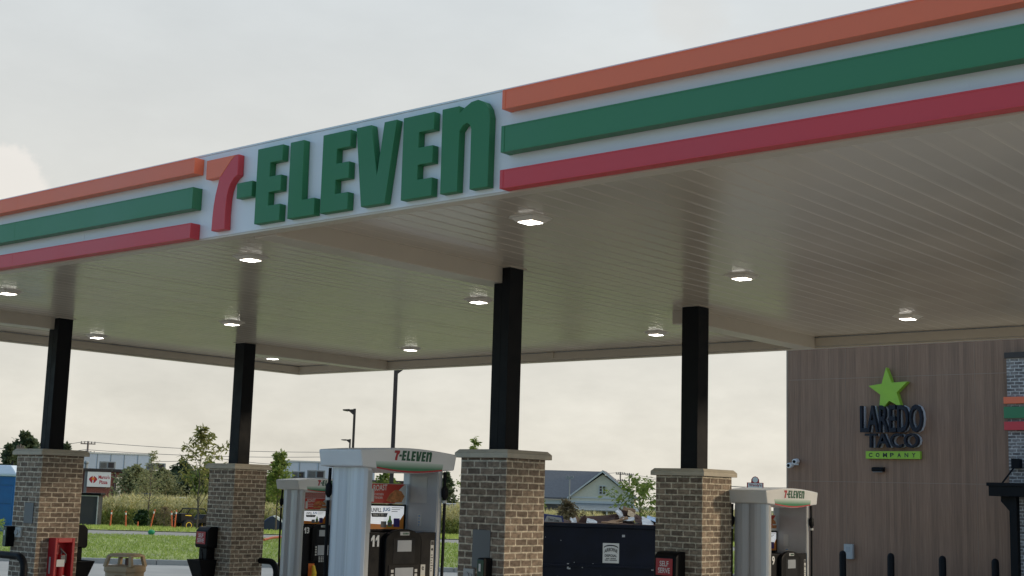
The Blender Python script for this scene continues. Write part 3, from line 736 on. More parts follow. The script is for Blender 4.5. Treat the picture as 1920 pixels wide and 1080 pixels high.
# ------------------------------------------------------------------ shop
YW=35.0
sh=thing('shop_building','single storey shop with brown composite siding and a grey brick entrance bay','shop',(0,0,0))
SX0,SX1=-19.26,8.0
mb=MB().box(SX0,SX1,YW,YW+24,-.4,8.6); mb.build('siding_wall',mt['sidingm'],sh)
mb=MB()
for z in (5.78,2.93): mb.box(SX0-.002,-12.87,YW-.006,YW-.0005,z-.007,z+.007)
mb.box(SX0-.006,SX0+.05,YW-.008,YW-.0004,-.3,8.6)
for x in [SX0+1.83+1.83*i for i in range(3)]: mb.box(x-.004,x+.004,YW-.004,YW-.0006,-.3,8.6)
mb.build('siding_seam',mt['seam'],sh)
mb=MB().box(SX0-.05,SX1,YW-.05,YW+24.05,8.601,8.7); mb.build('siding_coping',mt['pole'],sh,bevel=.01)
mb=MB()
bx0=-12.84
mb.box(bx0,bx0+.55,YW-.25,YW-.002,-.4,6.12); mb.box(bx0+.551,SX1,YW-.25,YW-.002,3.0,6.12)
mb.build('brick_wall',mt['gbrick'],sh)
mb=MB().box(bx0-.04,SX1+.04,YW-.30,YW-.003,6.121,6.27); mb.build('brick_coping',mt['pole'],sh,bevel=.01)
for z0,z1,m,nm in ((4.99,5.1,'orange','orange'),(4.62,4.85,'green','green'),(4.32,4.475,'red','red')):
    mb=MB().box(bx0-.06,SX1,YW-.36,YW-.252,z0-.03,z1+.03); s=mb.build('wall_stripe',mt[m],sh,bevel=.006); s['label']=nm+' stripe'
# glazed entrance below the awning
mb=MB()
mb.box(bx0+.56,SX1,YW-.12,YW-.05,-.1,.12); mb.box(bx0+.56,SX1,YW-.12,YW-.05,2.85,2.99)
for i in range(9): mb.box(bx0+.56+i*2.4,bx0+.66+i*2.4,YW-.13,YW-.045,.121,2.849)
fm=mb.build('shopfront_frame',mt['black'],sh)
mb=MB().box(bx0+.57,SX1-.01,YW-.10,YW-.08,.125,2.845); mb.build('shopfront_glass',mt['glassdark'],fm)
# awning with its tie rod and bracket
mb=MB().box(-12.80,SX1,YW-1.75,YW-.265,2.62,2.93); mb.box(-12.84,SX1,YW-1.79,YW-.262,2.86,2.945); aw=mb.build('awning',mt['black'],sh,bevel=.01)
mb=MB().tube([(-12.75,YW-1.0,2.94),(-12.62,YW-.36,3.42)],.022,8); mb.cbox(-12.60,YW-.37,3.45,.2,.22,.24); mb.build('tie_rod',mt['black'],aw)
mb=MB().box(-12.38,-12.2,YW-1.55,YW-1.35,-.2,2.619); mb.prism([(-12.6,2.5),(-12.38,2.25),(-12.38,2.615),(-12.6,2.615)],YW-1.5,YW-1.4); mb.build('awning_post',mt['black'],aw,bevel=.008)
# door notice totem at the right edge
dn=thing('notice_board','tall narrow pale notice board with printed sheets at the shop entrance','notice board',(-11.98,YW-1.2,-.1))
mb=MB().box(-.07,.07,-.03,.03,.0,2.1); mb.build('board',mt['tan'],dn,bevel=.006)
mb=MB()
for z in (1.62,1.28,.9,.5): mb.box(-.055,.055,-.0345,-.031,z,z+.24)
mb.build('sheet',mt['txtwhite'],dn)
# shop wall sign
ls=thing('taco_wall_sign','wall sign with a lime star above dark LAREDO TACO COMPANY lettering','sign',(0,YW,0))
star=[(-16.14,6.02),(-15.98,5.60),(-15.53,5.62),(-15.84,5.33),(-15.72,4.93),(-16.06,5.11),(-16.36,4.80),(-16.31,5.28),(-16.65,5.53),(-16.27,5.58)]
mb=MB().prism(star,-.20,-.008); s=mb.build('star',mt['lime'],ls,bevel=.006)
def lett(word,x0,z0,w,h,d,m,y,name,bold,arch=0):
    v,f=text_thick(word,w,h,d,bold,arch)
    mb=MB(); mb.add([(x0+p[0],y+p[1],z0+p[2]) for p in v],f); return mb
mb=lett('LAREDO',-16.90,4.26,1.77,.74,.14,None,-.09,'',.012); b=mb.build('laredo_lettering',mt['signnavy'],ls)
mb=lett('LAREDO',-16.875,4.262,1.77,.735,.08,None,-.006,'',.016); mb.build('letter_return',mt['silveredge'],b)
mb=lett('TACO',-16.76,3.85,1.52,.39,.14,None,-.09,'',.01); b=mb.build('taco_lettering',mt['signnavy'],ls)
mb=lett('TACO',-16.74,3.852,1.52,.386,.08,None,-.006,'',.014); mb.build('letter_return',mt['silveredge'],b)
mb=MB().box(-16.79,-15.24,-.12,-.008,3.56,3.765); cb=mb.build('company_bar',mt['lime'],ls,bevel=.006)
mb=MB()
for i,ch in enumerate('COMPANY'):
    v,f=text_verts(ch,.105 if ch!='M' else .12,.115,.03); mb.add([(-16.70+i*.205+p[0],-.1225,3.603+p[2]) for p in v],f)
mb.build('company_lettering',mt['txtdark'],cb,fix=False)
# wall light, cameras, keypad
wl=thing('wall_light','small black downlight on the siding below the taco sign','light',(-16.45,YW,3.27))
mb=MB().prism([(0,-.06),(-.05,-.06),(-.16,-.04),(-.17,.02),(-.14,.06),(0,.07)],-.16,.16,'x'); mb.build('housing',mt['black'],wl,bevel=.008)
mb=MB().box(-.13,.13,-.14,-.03,-.068,-.06); mb.build('diffuser',mt['lgrey'],wl)
cm=thing('security_camera','pair of white security cameras on one bracket at the left edge of the siding','camera',(-18.98,YW,3.42))
mb=MB().box(-.03,.1,-.06,-.004,-.05,.12); mb.build('bracket',mt['white'],cm,bevel=.006)
for x,z in ((-.08,-.05),(.10,.06)):
    mb=MB().tube([(x,-.05,z),(x,-.09,z),(x,-.26,z-.02),(x,-.27,z-.02)],[.05,.075,.075,.05],12); c_=mb.build('camera_body',mt['white'],cm,smooth=True)
    mb=MB().tube([(x,-.272,z-.02),(x,-.285,z-.02)],.045,10); mb.build('camera_lens',mt['blackp'],c_)
kb=thing('meter_box','small grey meter box on the siding behind the leftmost bollard','box',(-17.33,YW,1.05))
mb=MB().box(-.13,.13,-.12,-.008,-.2,.2); mb.build('case',mt['lgrey'],kb,bevel=.015)
mb=MB().box(-.06,.06,-.126,-.121,-.02,.13); mb.build('meter_window',mt['lcd'],kb)
# bollards in front of the shop
bl=['leftmost slim black bollard before the shop wall, next to the meter box','second slim black bollard before the shop wall, counted from the meter box','slim black bollard before the shop wall, two along from the entrance awning','slim black bollard nearest the shop entrance awning']
b0=None
for (x,l) in zip((-17.10,-15.74,-14.35,-13.0),bl):
    if b0 is None:
        b0=thing('bollard',l,'bollard',(x,34.1,-.1),0,'black bollards before the shop')
        mb=MB(); mb.tube([(0,0,-.1),(0,0,1.10),(0,0,1.15),(0,0,1.185),(0,0,1.2)],[.092,.092,.08,.05,.01],18); mb.build('sleeve',mt['black'],b0,smooth=True)
        mb=MB().cyl(0,0,0,.03,.13,18); mb.build('base_ring',mt['black'],b0)
    else: dup(b0,(x,34.1,-.1),l)

# ------------------------------------------------------------------ dumpster and its load
dp=at(1124,981,30); dpz=zg(dp.x,dp.y); drz=facing(dp)+.05
du=thing('roll_off_dumpster','navy blue steel roll off dumpster heaped with cardboard, between two brick columns','dumpster',(dp.x,dp.y,dpz),drz)
H=1.84; Lh=2.6; Wd=2.3
mb=MB()
mb.box(-Lh,Lh,-.03,.03,.18,H-.08); mb.box(-Lh,Lh,Wd-.03,Wd+.03,.18,H-.08); mb.box(-Lh,-Lh+.06,.031,Wd-.031,.18,H-.08); mb.box(Lh-.06,Lh,.031,Wd-.031,.18,H-.08); mb.box(-Lh+.061,Lh-.061,.031,Wd-.031,.18,.26)
mb.build('shell',mt['navy'],du,bevel=.01)
mb=MB()
mb.box(-Lh-.02,Lh+.02,-.07,.05,H-.079,H); mb.box(-Lh-.02,Lh+.02,Wd-.05,Wd+.07,H-.079,H); mb.box(-Lh-.02,-Lh+.1,.051,Wd-.051,H-.079,H); mb.box(Lh-.1,Lh+.02,.051,Wd-.051,H-.079,H)
mb.build('top_rail',mt['navy'],du,bevel=.02)
mb=MB().box(-Lh,Lh,-.055,.04,H+.001,H+.012); mb.build('worn_edge',mt['rust'],du)
mb=MB()
for x in (-2.3,-1.5,1.5,2.3): mb.box(x-.05,x+.05,-.10,-.031,.2,H-.085)
mb.box(-Lh,Lh,-.09,-.031,.18,.32); mb.box(-Lh,Lh,-.06,-.031,.92,.97)
mb.build('side_rib',mt['navy'],du,bevel=.01)
mb=MB()
for x in (-2.2,2.2):
    for y in (.3,Wd-.3): mb.tube([(x,y-.1,.1),(x,y+.1,.1)],.1,14)
mb.build('roller',mt['black'],du)
s=2566/30.0
mb=MB().box(-.02+.1,.33+.1,-.040,-.0315,.93+.09,1.42+.02); sn=mb.build('company_placard',mt['txtwhite'],du)
px0,pw=.08,.35
mb=MB(); 
v,f=text_thick('AIRBORNE',.28,.075,.002,.02,.045); mb.add([(px0+.035+p[0],-.0405+p[1],1.225+p[2]) for p in v],f)
v,f=text_verts('DISPOSAL',.26,.055,.03); mb.add([(px0+.045+p[0],-.0415,1.15+p[2]) for p in v],f)
for z,w_ in ((1.105,.23),(1.07,.27)):
    for i in range(int(w_/.02)): 
        if i!=4: mb.box(px0+.05+i*.02+(.02 if w_<.25 else 0),px0+.064+i*.02+(.02 if w_<.25 else 0),-.0418,-.0402,z,z+.022)
n=14
ar=[(px0+.175+.155*math.cos(math.pi*i/n),1.345+.06*math.sin(math.pi*i/n)) for i in range(n+1)]; ar2=[(px0+.175+.155*math.cos(math.pi*i/n),1.325+.055*math.sin(math.pi*i/n)) for i in range(n+1)]
for i in range(n): mb.prism([ar[i],ar[i+1],ar2[i+1],ar2[i]],-.0418,-.0402)
mb.build('placard_print',mt['txtdark'],sn,fix=True)
mb=MB(); mb.cbox(.52,-.034,1.60,.06,.01,.05); mb.cbox(-.66,-.0335,.93,.04,.008,.12); mb.cbox(-.63,-.0335,.88,.05,.008,.03); mb.cbox(1.15,-.0335,.90,.05,.008,.02)
for i in range(9): mb.cbox(random.uniform(-1.3,1.5),-.0332,random.uniform(.45,1.7),random.uniform(.006,.018),.006,random.uniform(.006,.03))
mb.build('paint_scrape',mt['silver'],du)
# loading: level bed inside, then individual pieces on it
DM=Matrix.Translation((dp.x,dp.y,dpz))@Matrix.Rotation(drz,4,'Z')
mb=MB(); nx,ny=26,10; 
for i in range(nx+1):
    for j in range(ny+1): mb.v.append(Vector((-Lh+.08+(2*Lh-.16)*i/nx,.06+(Wd-.12)*j/ny,1.60+random.uniform(-.07,.12))))
for i in range(nx):
    for j in range(ny): mb.f.append((i*(ny+1)+j,(i+1)*(ny+1)+j,(i+1)*(ny+1)+j+1,i*(ny+1)+j+1)); mb.m.append(0)
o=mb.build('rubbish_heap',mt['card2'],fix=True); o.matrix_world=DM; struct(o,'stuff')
def sheet_piece(name,label,mat,x,y,z,sx,sy,rot,fold=0.0,th=.012,cat='cardboard',grp='cardboard in the dumpster'):
    """a creased board: two leaves hinged at a fold"""
    mb=MB(); c_,s_=math.cos(fold),math.sin(fold)
    n=5
    top=[];bot=[]
    rng=random.Random(label)
    for i in range(n+1):
        for j in range(n+1):
            u=-sx/2+sx*i/n; w=-sy/2+sy*j/n; zz=rng.uniform(-.012,.012)
            if u>0: uu=u*c_; zz+=u*s_
            else: uu=u
            top.append((uu,w+rng.uniform(-.015,.015),zz+th)); bot.append((uu,w,zz))
    k=len(top); vs=top+bot; fs=[]
    for i in range(n):
        for j in range(n):
            a=i*(n+1)+j; fs.append((a,a+n+1,a+n+2,a+1)); fs.append((a+k,a+1+k,a+n+2+k,a+n+1+k))
    per=[i for i in range(n+1)]+[i*(n+1)+n for i in range(1,n+1)]+[n*(n+1)+j for j in range(n-1,-1,-1)]+[i*(n+1) for i in range(n-1,0,-1)]
    for a,b in zip(per,per[1:]+per[:1]): fs.append((a,b,b+k,a+k))
    mb.add(vs,fs)
    from mathutils import Euler
    o=mb.build(name,mat); o.matrix_world=DM@Matrix.Translation((x,y,z))@Euler(rot).to_matrix().to_4x4(); tag(o,label,cat,grp); return o
S='cardboard_sheet'
mb=MB().prism([(-.19,-.12),(.10,-.12),(.105,.0),(.085,.165),(.06,.155)],-.008,.008); fin=mb.build('cardboard_sheet',mt['card2'],bevel=.003); fin.matrix_world=DM@Matrix.Translation((-.37,.2,1.87))@Matrix.Rotation(R(14),4,'Z')@Matrix.Rotation(R(-12),4,'X'); tag(fin,'brown cardboard flap standing up like a fin over the dumpster rim','cardboard','cardboard in the dumpster')
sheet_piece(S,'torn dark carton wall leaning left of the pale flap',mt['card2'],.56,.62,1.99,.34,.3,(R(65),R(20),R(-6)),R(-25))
sheet_piece(S,'jagged dark board poking out at the right end under the blue sheet',mt['card2'],1.02,.42,1.90,.5,.26,(R(35),R(14),R(9)),R(16))
sheet_piece(S,'narrow tan cardboard strip lying on the rim below the long dark sheet',mt['card'],.28,.18,1.862,.46,.1,(R(15),R(3),R(-4)),R(6))
sheet_piece(S,'small crumpled tan box lid between the fin and the printed carton',mt['card'],-.52,.4,1.88,.2,.18,(R(30),R(-18),R(25)),R(35))
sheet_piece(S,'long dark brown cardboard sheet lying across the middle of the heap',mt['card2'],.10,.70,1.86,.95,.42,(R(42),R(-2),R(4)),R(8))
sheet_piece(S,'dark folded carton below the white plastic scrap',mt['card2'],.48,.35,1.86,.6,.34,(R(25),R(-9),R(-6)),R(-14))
sheet_piece(S,'orange lit pale carton flap at the top right of the heap',mt['cardlight'],.80,.60,2.02,.34,.22,(R(38),R(24),R(8)),R(-18))
sheet_piece(S,'brown carton side tilted behind the pale flap',mt['card'],.68,.80,2.08,.28,.26,(R(60),R(14),R(3)),R(10))
sheet_piece(S,'reddish brown carton piece right of the pale flap',mt['card2'],.93,.55,1.95,.26,.24,(R(30),R(38),R(20)),R(20))
sheet_piece(S,'brown strip of cardboard leaning on the heap below the white plastic',mt['card'],.40,.40,1.90,.5,.14,(R(20),R(-10),R(12)),R(12))
sheet_piece('paper_sheet','white crumpled paper near the middle of the dumpster rim',mt['paper'],-.16,.12,1.85,.24,.2,(R(50),R(12),0),R(-20),cat='paper')
sheet_piece('paper_sheet','white plastic scrap curling over the top of the heap',mt['paper'],.50,.50,2.03,.30,.15,(R(40),R(45),R(-5)),R(-50),cat='paper')
sheet_piece('paper_sheet','flat white plastic film below the pale carton flap',mt['paper'],.66,.42,1.94,.26,.14,(R(30),R(6),R(-5)),R(20),cat='paper')
sheet_piece('paper_sheet','white paper pile at the right end of the heap',mt['paper'],1.10,.25,1.87,.36,.3,(R(40),R(16),R(14)),R(-22),cat='paper')
sheet_piece('paper_sheet','pale blue sheet on the right end of the heap',mt['bluesheet'],1.20,.45,1.96,.3,.2,(R(25),R(10),R(-6)),R(-10),cat='paper')
sheet_piece('paper_sheet','small white scrap at the left of the heap by the fin',mt['paper'],-.56,.3,1.88,.14,.14,(R(50),R(10),R(30)),R(30),cat='paper')
sheet_piece(S,'thin brown carton edge just right of the printed box',mt['card2'],-.66,.3,1.85,.3,.24,(R(20),R(8),R(10)),R(-20))
bxo=thing('printed_carton','blue and white printed carton lying at the left end of the dumpster','box',DM@Vector((-1.0,.28,1.82)),drz+.05)
mb=MB().prism([(-.26,0),(.24,-.02),(.2,.16),(-.22,.20)],-.15,.2); mb.build('carton',mt['bluebox'],bxo,bevel=.006)
mb=MB().prism([(-.2,.035),(.2,.012),(.17,.125),(-.14,.16)],-.1535,-.151); pp=mb.build('label_panel',mt['lgrey'],bxo)
mb=MB(); v,f=text_verts('Dew Crew',.24,.06,.02); mb.add([(-.11+p[0],-.155,.06+p[2]-p[0]*.12) for p in v],f); mb.build('lettering',mt['txtdark'],pp,fix=False)
# ------------------------------------------------------------------ cornfield and rough growth
def corn(name,mats,n,q0,q1,t0,t1,hmin,hmax):
    mb=MB(); rng=random.Random(name)
    for i in range(n):
        q=q0+(q1-q0)*rng.random()**1.6; t=rng.uniform(t0,t1); x,y=qt(q,t); z=zg(x,y)-.02; h=rng.uniform(hmin,hmax)*(1+.10*math.sin(t*.35)+.06*math.sin(t*1.1+1))
        lean=rng.uniform(-.12,.12),rng.uniform(-.12,.12)
        for k in range(9):
            a=rng.uniform(0,6.283); zz=h*rng.uniform(.05,.92); ln=rng.uniform(.35,.75)*(1 if zz<h*.7 else .55); w=rng.uniform(.03,.06)
            ca,sa=math.cos(a),math.sin(a); bx,by=x+lean[0]*zz/h,y+lean[1]*zz/h
            p0=Vector((bx-sa*w,by+ca*w,z+zz)); p1=Vector((bx+sa*w,by-ca*w,z+zz)); m=Vector((bx+ca*ln*.5,by+sa*ln*.5,z+zz+ln*.42)); e=Vector((bx+ca*ln,by+sa*ln,z+zz+ln*.12))
            o=len(mb.v); mi=1 if zz<h*.5 else 0
            mb.v+=[p0,p1,m+Vector((sa*w*.8,-ca*w*.8,0)),m-Vector((sa*w*.8,-ca*w*.8,0)),e]
            mb.f+=[(o,o+1,o+2,o+3),(o+3,o+2,o+4)]; mb.m+=[mi,mi]
        o=len(mb.v)   # tassel
        for k in range(3):
            a=rng.uniform(0,6.283); o=len(mb.v); tz=z+h
            mb.v+=[Vector((x+lean[0]-.02,y+lean[1],tz-.25)),Vector((x+lean[0]+.02,y+lean[1],tz-.25)),Vector((x+lean[0]+math.cos(a)*.12,y+lean[1]+math.sin(a)*.12,tz+rng.uniform(0,.2)))]
            mb.f.append((o,o+1,o+2)); mb.m.append(0)
    return struct(mb.build(name,mats,fix=False),'stuff')
corn('cornfield',[mt['corn'],mt['corng']],7500,88.5,102,-42,30,1.65,2.1)

# ------------------------------------------------------------------ trees and shrubs
def leaf_tree(name,label,cat,p,h,prof,nleaf,ls,mat,trunk_r,nlimb=9,clump=.5,group='',seed=1,aspect=.45,bare=.25,droop=0,stems=1,rise=.55):
    """prof(u)->radius of the crown at relative height u; limbs radiate from a tapered leader and leaves sit along their twigs"""
    rng=random.Random(seed*77+len(label))
    t=thing(name,label,cat,p,0,group or None)
    mb=MB(); pts=[]
    for s_ in range(stems):
        off=(rng.uniform(-.3,.3)*h*.12*(stems>1),rng.uniform(-.3,.3)*h*.12*(stems>1))
        lead=[(off[0]*k/6+rng.uniform(-.02,.02)*h*.4,off[1]*k/6+rng.uniform(-.02,.02)*h*.4,h*.97*k/6) for k in range(7)]
        lead[0]=(0,0,-.1)
        mb.tube(lead,[trunk_r*(1-.9*k/6) for k in range(7)],8)
        for i in range(nlimb):
            u=bare+(1-bare)*(i+rng.random())/nlimb; z=h*u*.95
            k=min(5,int(u*6)); f_=u*6-k; b=Vector(lead[k]).lerp(Vector(lead[k+1]),min(1,f_))
            a=i*2.4+rng.uniform(-.5,.5)+s_; r=prof(u)*rng.uniform(.7,1.1)
            mid=b+Vector((math.cos(a)*r*.5,math.sin(a)*r*.5,r*rise*.62)); e=b+Vector((math.cos(a)*r,math.sin(a)*r,r*(rise-droop)))
            mb.tube([b,mid,e],[trunk_r*.35*(1-u*.6)+.004,trunk_r*.22*(1-u*.6)+.003,.003],5)
            for j in range(5):
                w=.25+.75*(j+rng.random()*.8)/5; c=b.lerp(mid,min(1,w*2)) if w<.5 else mid.lerp(e,(w-.5)*2)
                pts.append((c,clump*prof(u)*(1.1-.5*w)+.05))
        pts.append((Vector(lead[6]),clump*prof(.95)+.04))
    mb.build('trunk',mt['bark'],t,smooth=True)
    lb=MB()
    for i in range(nleaf):
        c,r=pts[rng.randrange(len(pts))]
        d=Vector((rng.gauss(0,.5),rng.gauss(0,.5),rng.gauss(0,.5)))*r
        q=c+d; s=ls*rng.uniform(.6,1.3)
        ax=Vector((rng.uniform(-1,1),rng.uniform(-1,1),rng.uniform(-.9,.5))).normalized(); b=ax.cross(Vector((rng.uniform(-1,1),rng.uniform(-1,1),rng.uniform(-1,1)))).normalized()
        o=len(lb.v); lb.v+=[q,q+ax*s*.5+b*s*aspect*.5,q+ax*s,q+ax*s*.5-b*s*aspect*.5]; lb.f.append((o,o+1,o+2,o+3)); lb.m.append(0)
    lb.build('crown',mat,t,fix=False); return t
def top_h(px,py,d):
    p=at(px,py,d); return p.z-zg(p.x,p.y)
def cone(R_,pw=.8,lo=.12): return lambda u: R_*max(.06,min(1,(u-lo)*5))*max(.08,(1-u))**pw*1.25
def dome(R_): return lambda u: R_*max(.15,math.sin(math.pi*min(1,max(.05,u))**.8))
pxm=lambda px,d: px*d/2566
leaf_tree('young_tree','tall loose young tree left of the second brick column','tree',gp(374,75),top_h(372,797,75),(lambda u: pxm(62,75)*max(.10,min(1,(1-u)*1.75))*(1 if u>.3 else .8)),800,.33,mt['leafsap'],.055,22,.12,'young street trees',3,.3,.2,0,1,1.25)
leaf_tree('young_tree','narrow young tree between the second column and fuel pump 13','tree',gp(522,74),top_h(515,850,74),cone(pxm(48,74),.75),2300,.21,mt['leafgreen'],.05,22,.36,'young street trees',4,.45,.3,0,1,.8)
leaf_tree('young_tree','young tree whose top shows above the cap of the middle column','tree',gp(888,72),top_h(888,815,72),cone(pxm(48,72),.9),900,.2,mt['leafgreen'],.05,18,.3,'young street trees',5,.4)
leaf_tree('young_tree','spreading young tree behind the right end of the dumpster','tree',gp(1200,56),top_h(1200,912,56),cone(pxm(84,56),.5,.2),1000,.2,mt['leafgreen'],.05,18,.17,'young street trees',6,.4,.25,0,1,.9)
leaf_tree('young_tree','sparse twiggy young tree in front of the brick pizza shop','tree',gp(283,84),top_h(283,845,84),cone(pxm(45,84),.8),900,.17,mt['leafwillow'],.045,22,.3,'young street trees',7,.3)
leaf_tree('flowering_shrub','bronze leaved rounded shrub behind the dumpster','shrub',gp(1066,54),top_h(1066,938,54),dome(pxm(36,54)),2600,.12,mt['leafred'],.03,18,.4,'',8,.5,.1,0,3)
leaf_tree('clipped_shrub','small dark ball shaped shrub among the orange stakes','shrub',gp(270,82),top_h(270,958,82),dome(pxm(15,82)),2600,.15,mt['leafbush'],.03,12,.42,'',9,.6,.15)
leaf_tree('grey_shrub','loose grey brown shrub right of the ball shaped shrub','shrub',gp(313,83),top_h(313,950,83),dome(pxm(22,83)),1200,.09,mt['leafred'],.03,14,.4,'',10,.4,.1)
# background trees
for i,(n,lab_,px,py,d,w,nl,ls,m) in enumerate([
 ('broad_tree','big rounded dark tree at the far left above the blue toilet',42,812,170,42,5200,.6,'leafdark'),
 ('broad_tree','dark rounded tree top just right of the leftmost black post',122,832,175,18,2400,.5,'leafdark'),
 ('broad_tree','low dark tree at the left picture edge',14,835,168,22,2400,.5,'leafdark'),
 ('willow','pale grey green tree right of the pizza shop sign',255,872,118,46,4200,.26,'leafwillow'),
 ('willow','pale grey green tree beside the right end of the pizza shop',306,878,120,40,3800,.26,'leafwillow'),
 ('broad_tree','dark green bushy tree behind the tall young tree',345,870,125,44,4600,.36,'leafdark'),
 ('broad_tree','mid green tree left of the second brick column',392,866,122,40,3600,.34,'leafgreen'),
 ('broad_tree','mid green tree behind fuel pump 13',505,892,130,24,1600,.3,'leafgreen'),
 ('broad_tree','green tree seen through the gap under the header of fuel pump 11',722,880,120,34,2000,.3,'leafgreen'),
 ('broad_tree','dark green tree between fuel pump 11 and the middle column',838,886,135,22,2200,.34,'leafdark'),
 ('broad_tree','low green tree at the left end of the gabled house',1012,925,170,14,900,.3,'leafgreen'),
 ]):
    hh=top_h(px,py,d); leaf_tree(n,lab_,'tree',gp(px,d),hh,dome(pxm(w,d)),nl,ls,mt[m],.16,16,.42,'trees beyond the cornfield',20+i,.6,.22)

# ------------------------------------------------------------------ buildings behind
def local(p,rz): return Matrix.Translation(p)@Matrix.Rotation(rz,4,'Z')
# pizza shop: long brick box with flat roof, seen above the corn
d=140; p=gp(225,d); rz=facing(p); k=d/2566
bz=zg(p.x,p.y)
ps=thing('pizza_shop','far flat roofed red brick shop with a white wall sign','shop',p,rz)
zt=at(225,880,d).z-p.z
mb=MB().box(-92*k,95*k,0,14,-.3,zt-.25); mb.build('brick_wall',mt['redbrickfar'],ps)
mb=MB().box(-93*k,96*k,-.25,14.2,zt-.249,zt); mb.build('roof_edge',mt['pole'],ps)
mb=MB(); mb.box(-61*k,-56*k,-.12,-.005,-.3,zt-.25); mb.box(-9*k,-8*k,-.1,-.005,-.3,zt-.25); mb.build('downpipe',mt['grey'],ps)
mb=MB().box(-6*k,3*k,-.1,-.006,-.2,zt-.75); mb.build('side_door',mt['cream'],ps)
mb=MB()
for a in (-45,-25,12,30,60): mb.box(a*k,(a+13)*k,-.08,-.006,.2,1.9)
mb.build('window',mt['glassdark'],ps)
mb=MB().tube([(-60*k,1.2,zt),(-60*k,1.2,zt+.4)],.15,10); mb.ball((-60*k,1.2,zt+.55),.24,sz=.8,n=6); mb.build('roof_vent',mt['acunit'],ps)
sn=thing('pizza_sign','white rectangular Marco\'s Pizza sign with a red emblem on the far brick wall','sign',p+Matrix.Rotation(rz,3,'Z')@Vector((-36*k,-.02,at(190,899,d).z-p.z)),rz)
mb=MB().box(-20*k,20*k,-.15,-.003,-13.2*k,13.2*k); mb.build('sign_face',mt['txtwhite'],sn)
mb=MB()
v,f=text_verts("Marco's",19*k,6.5*k,.03); mb.add([(-1*k+q[0],-.153,1*k+q[2]) for q in v],f)
v,f=text_verts("Pizza",14*k,6.5*k,.03); mb.add([(1*k+q[0],-.153,-8*k+q[2]) for q in v],f); mb.build('lettering',mt['txtred'],sn,fix=False)
mb=MB()
for sx in (-1,1): mb.prism([((-10+sx*(1+6*math.sin(a*math.pi/8)))*k,(6-12*a/8)*k-(0 if a<7 else 1*k)) for a in range(9)],-.158,-.152)
mb.build('emblem',mt['txtred'],sn)
mb=MB().prism([((-10+2.6*math.cos(a*math.pi/6))*k,(1+2.6*math.sin(a*math.pi/6))*k) for a in range(12)],-.164,-.159); mb.build('emblem_centre',mt['adorange'],sn)
def ac(label,px0,px1,py0,py1,d):
    p=at((px0+px1)/2,py1,d); rz=facing(p); w=(px1-px0)*d/2566/2; h=(py1-py0)*d/2566
    t=thing('rooftop_unit',label,'air conditioner',p,rz,'rooftop air conditioners')
    mb=MB().box(-w,w,-w*.6,w*.6,0,h); mb.build('case',mt['acunit'],t,bevel=.05)
    mb=MB()
    for i in range(6): mb.box(-w*.85,-w*.1,-w*.6-.03,-w*.6-.004,h*(.15+.12*i),h*(.2+.12*i))
    mb.box(w*.1,w*.8,-w*.6-.03,-w*.6-.004,h*.15,h*.85)
    mb.build('grille',mt['pole'],t)
ac('grey rooftop unit above the white pizza sign',187,215,866,879,141.5)
ac('tall grey rooftop unit at the right end of the pizza shop',275,309,869,881,141.5)
ac('dark slatted rooftop unit left of the pair above fuel pump 13',547,571,884,897,150)
ac('large grey rooftop unit just left of fuel pump 11',576,609,882,897,150)
for lab_,px0,px1,py,d_ in (('white metal clad building rising behind the pizza shop',160,276,852,175),('white metal clad building behind the rooftop units left of fuel pump 11',528,700,868,175)):
    p=gp((px0+px1)/2,d_); rz=facing(p); w=(px1-px0)/2*d_/2566; zt=at((px0+px1)/2,py,d_).z-p.z
    t=thing('warehouse',lab_,'building',p,rz,'white buildings far behind')
    mb=MB().box(-w,w,0,20,-.3,zt); mb.build('wall',mt['whitewall'],t)
    mb=MB(); mb.box(-w-.05,w+.05,-.08,20,zt+.001,zt+.18); mb.build('coping',mt['creamtrim'],t)
    mb=MB()
    for i in range(1,5): mb.box(-w+2*w*i/5-.03,-w+2*w*i/5+.03,-.03,-.004,0,zt-.01)
    mb.build('panel_joint',mt['acunit'],t)
# lower brick shop under the rooftop units beside pump 13
p=gp(600,148); rz=facing(p); zt=at(600,897,148).z-p.z
t=thing('brick_shop','low flat roofed brick shop mostly hidden behind fuel pump 13','shop',p,rz)
mb=MB().box(-6.2,9,0,12,-.3,zt-.2); mb.build('wall',mt['redbrickfar'],t); mb=MB().box(-6.3,9.1,-.2,12.1,zt-.199,zt); mb.build('roof_edge',mt['pole'],t)
mb=MB()
for a in (-5,-2.5,0,2.5,5): mb.box(a,a+1.6,-.06,-.004,.6,2.0)
mb.build('window',mt['glassdark'],t)
p=gp(516,150); zt=at(516,866,150).z-p.z
t=thing('brick_tower','square brick tower with a corniced top behind the narrow young tree','tower',p,facing(p))
mb=MB().box(-.42,.42,-.42,.42,-.2,zt-.35); mb.build('shaft',mt['redbrickfar'],t); mb=MB(); mb.box(-.5,.5,-.5,.5,zt-.349,zt-.15); mb.box(-.6,.6,-.6,.6,zt-.149,zt); mb.build('cornice',mt['redbrickfar'],t)

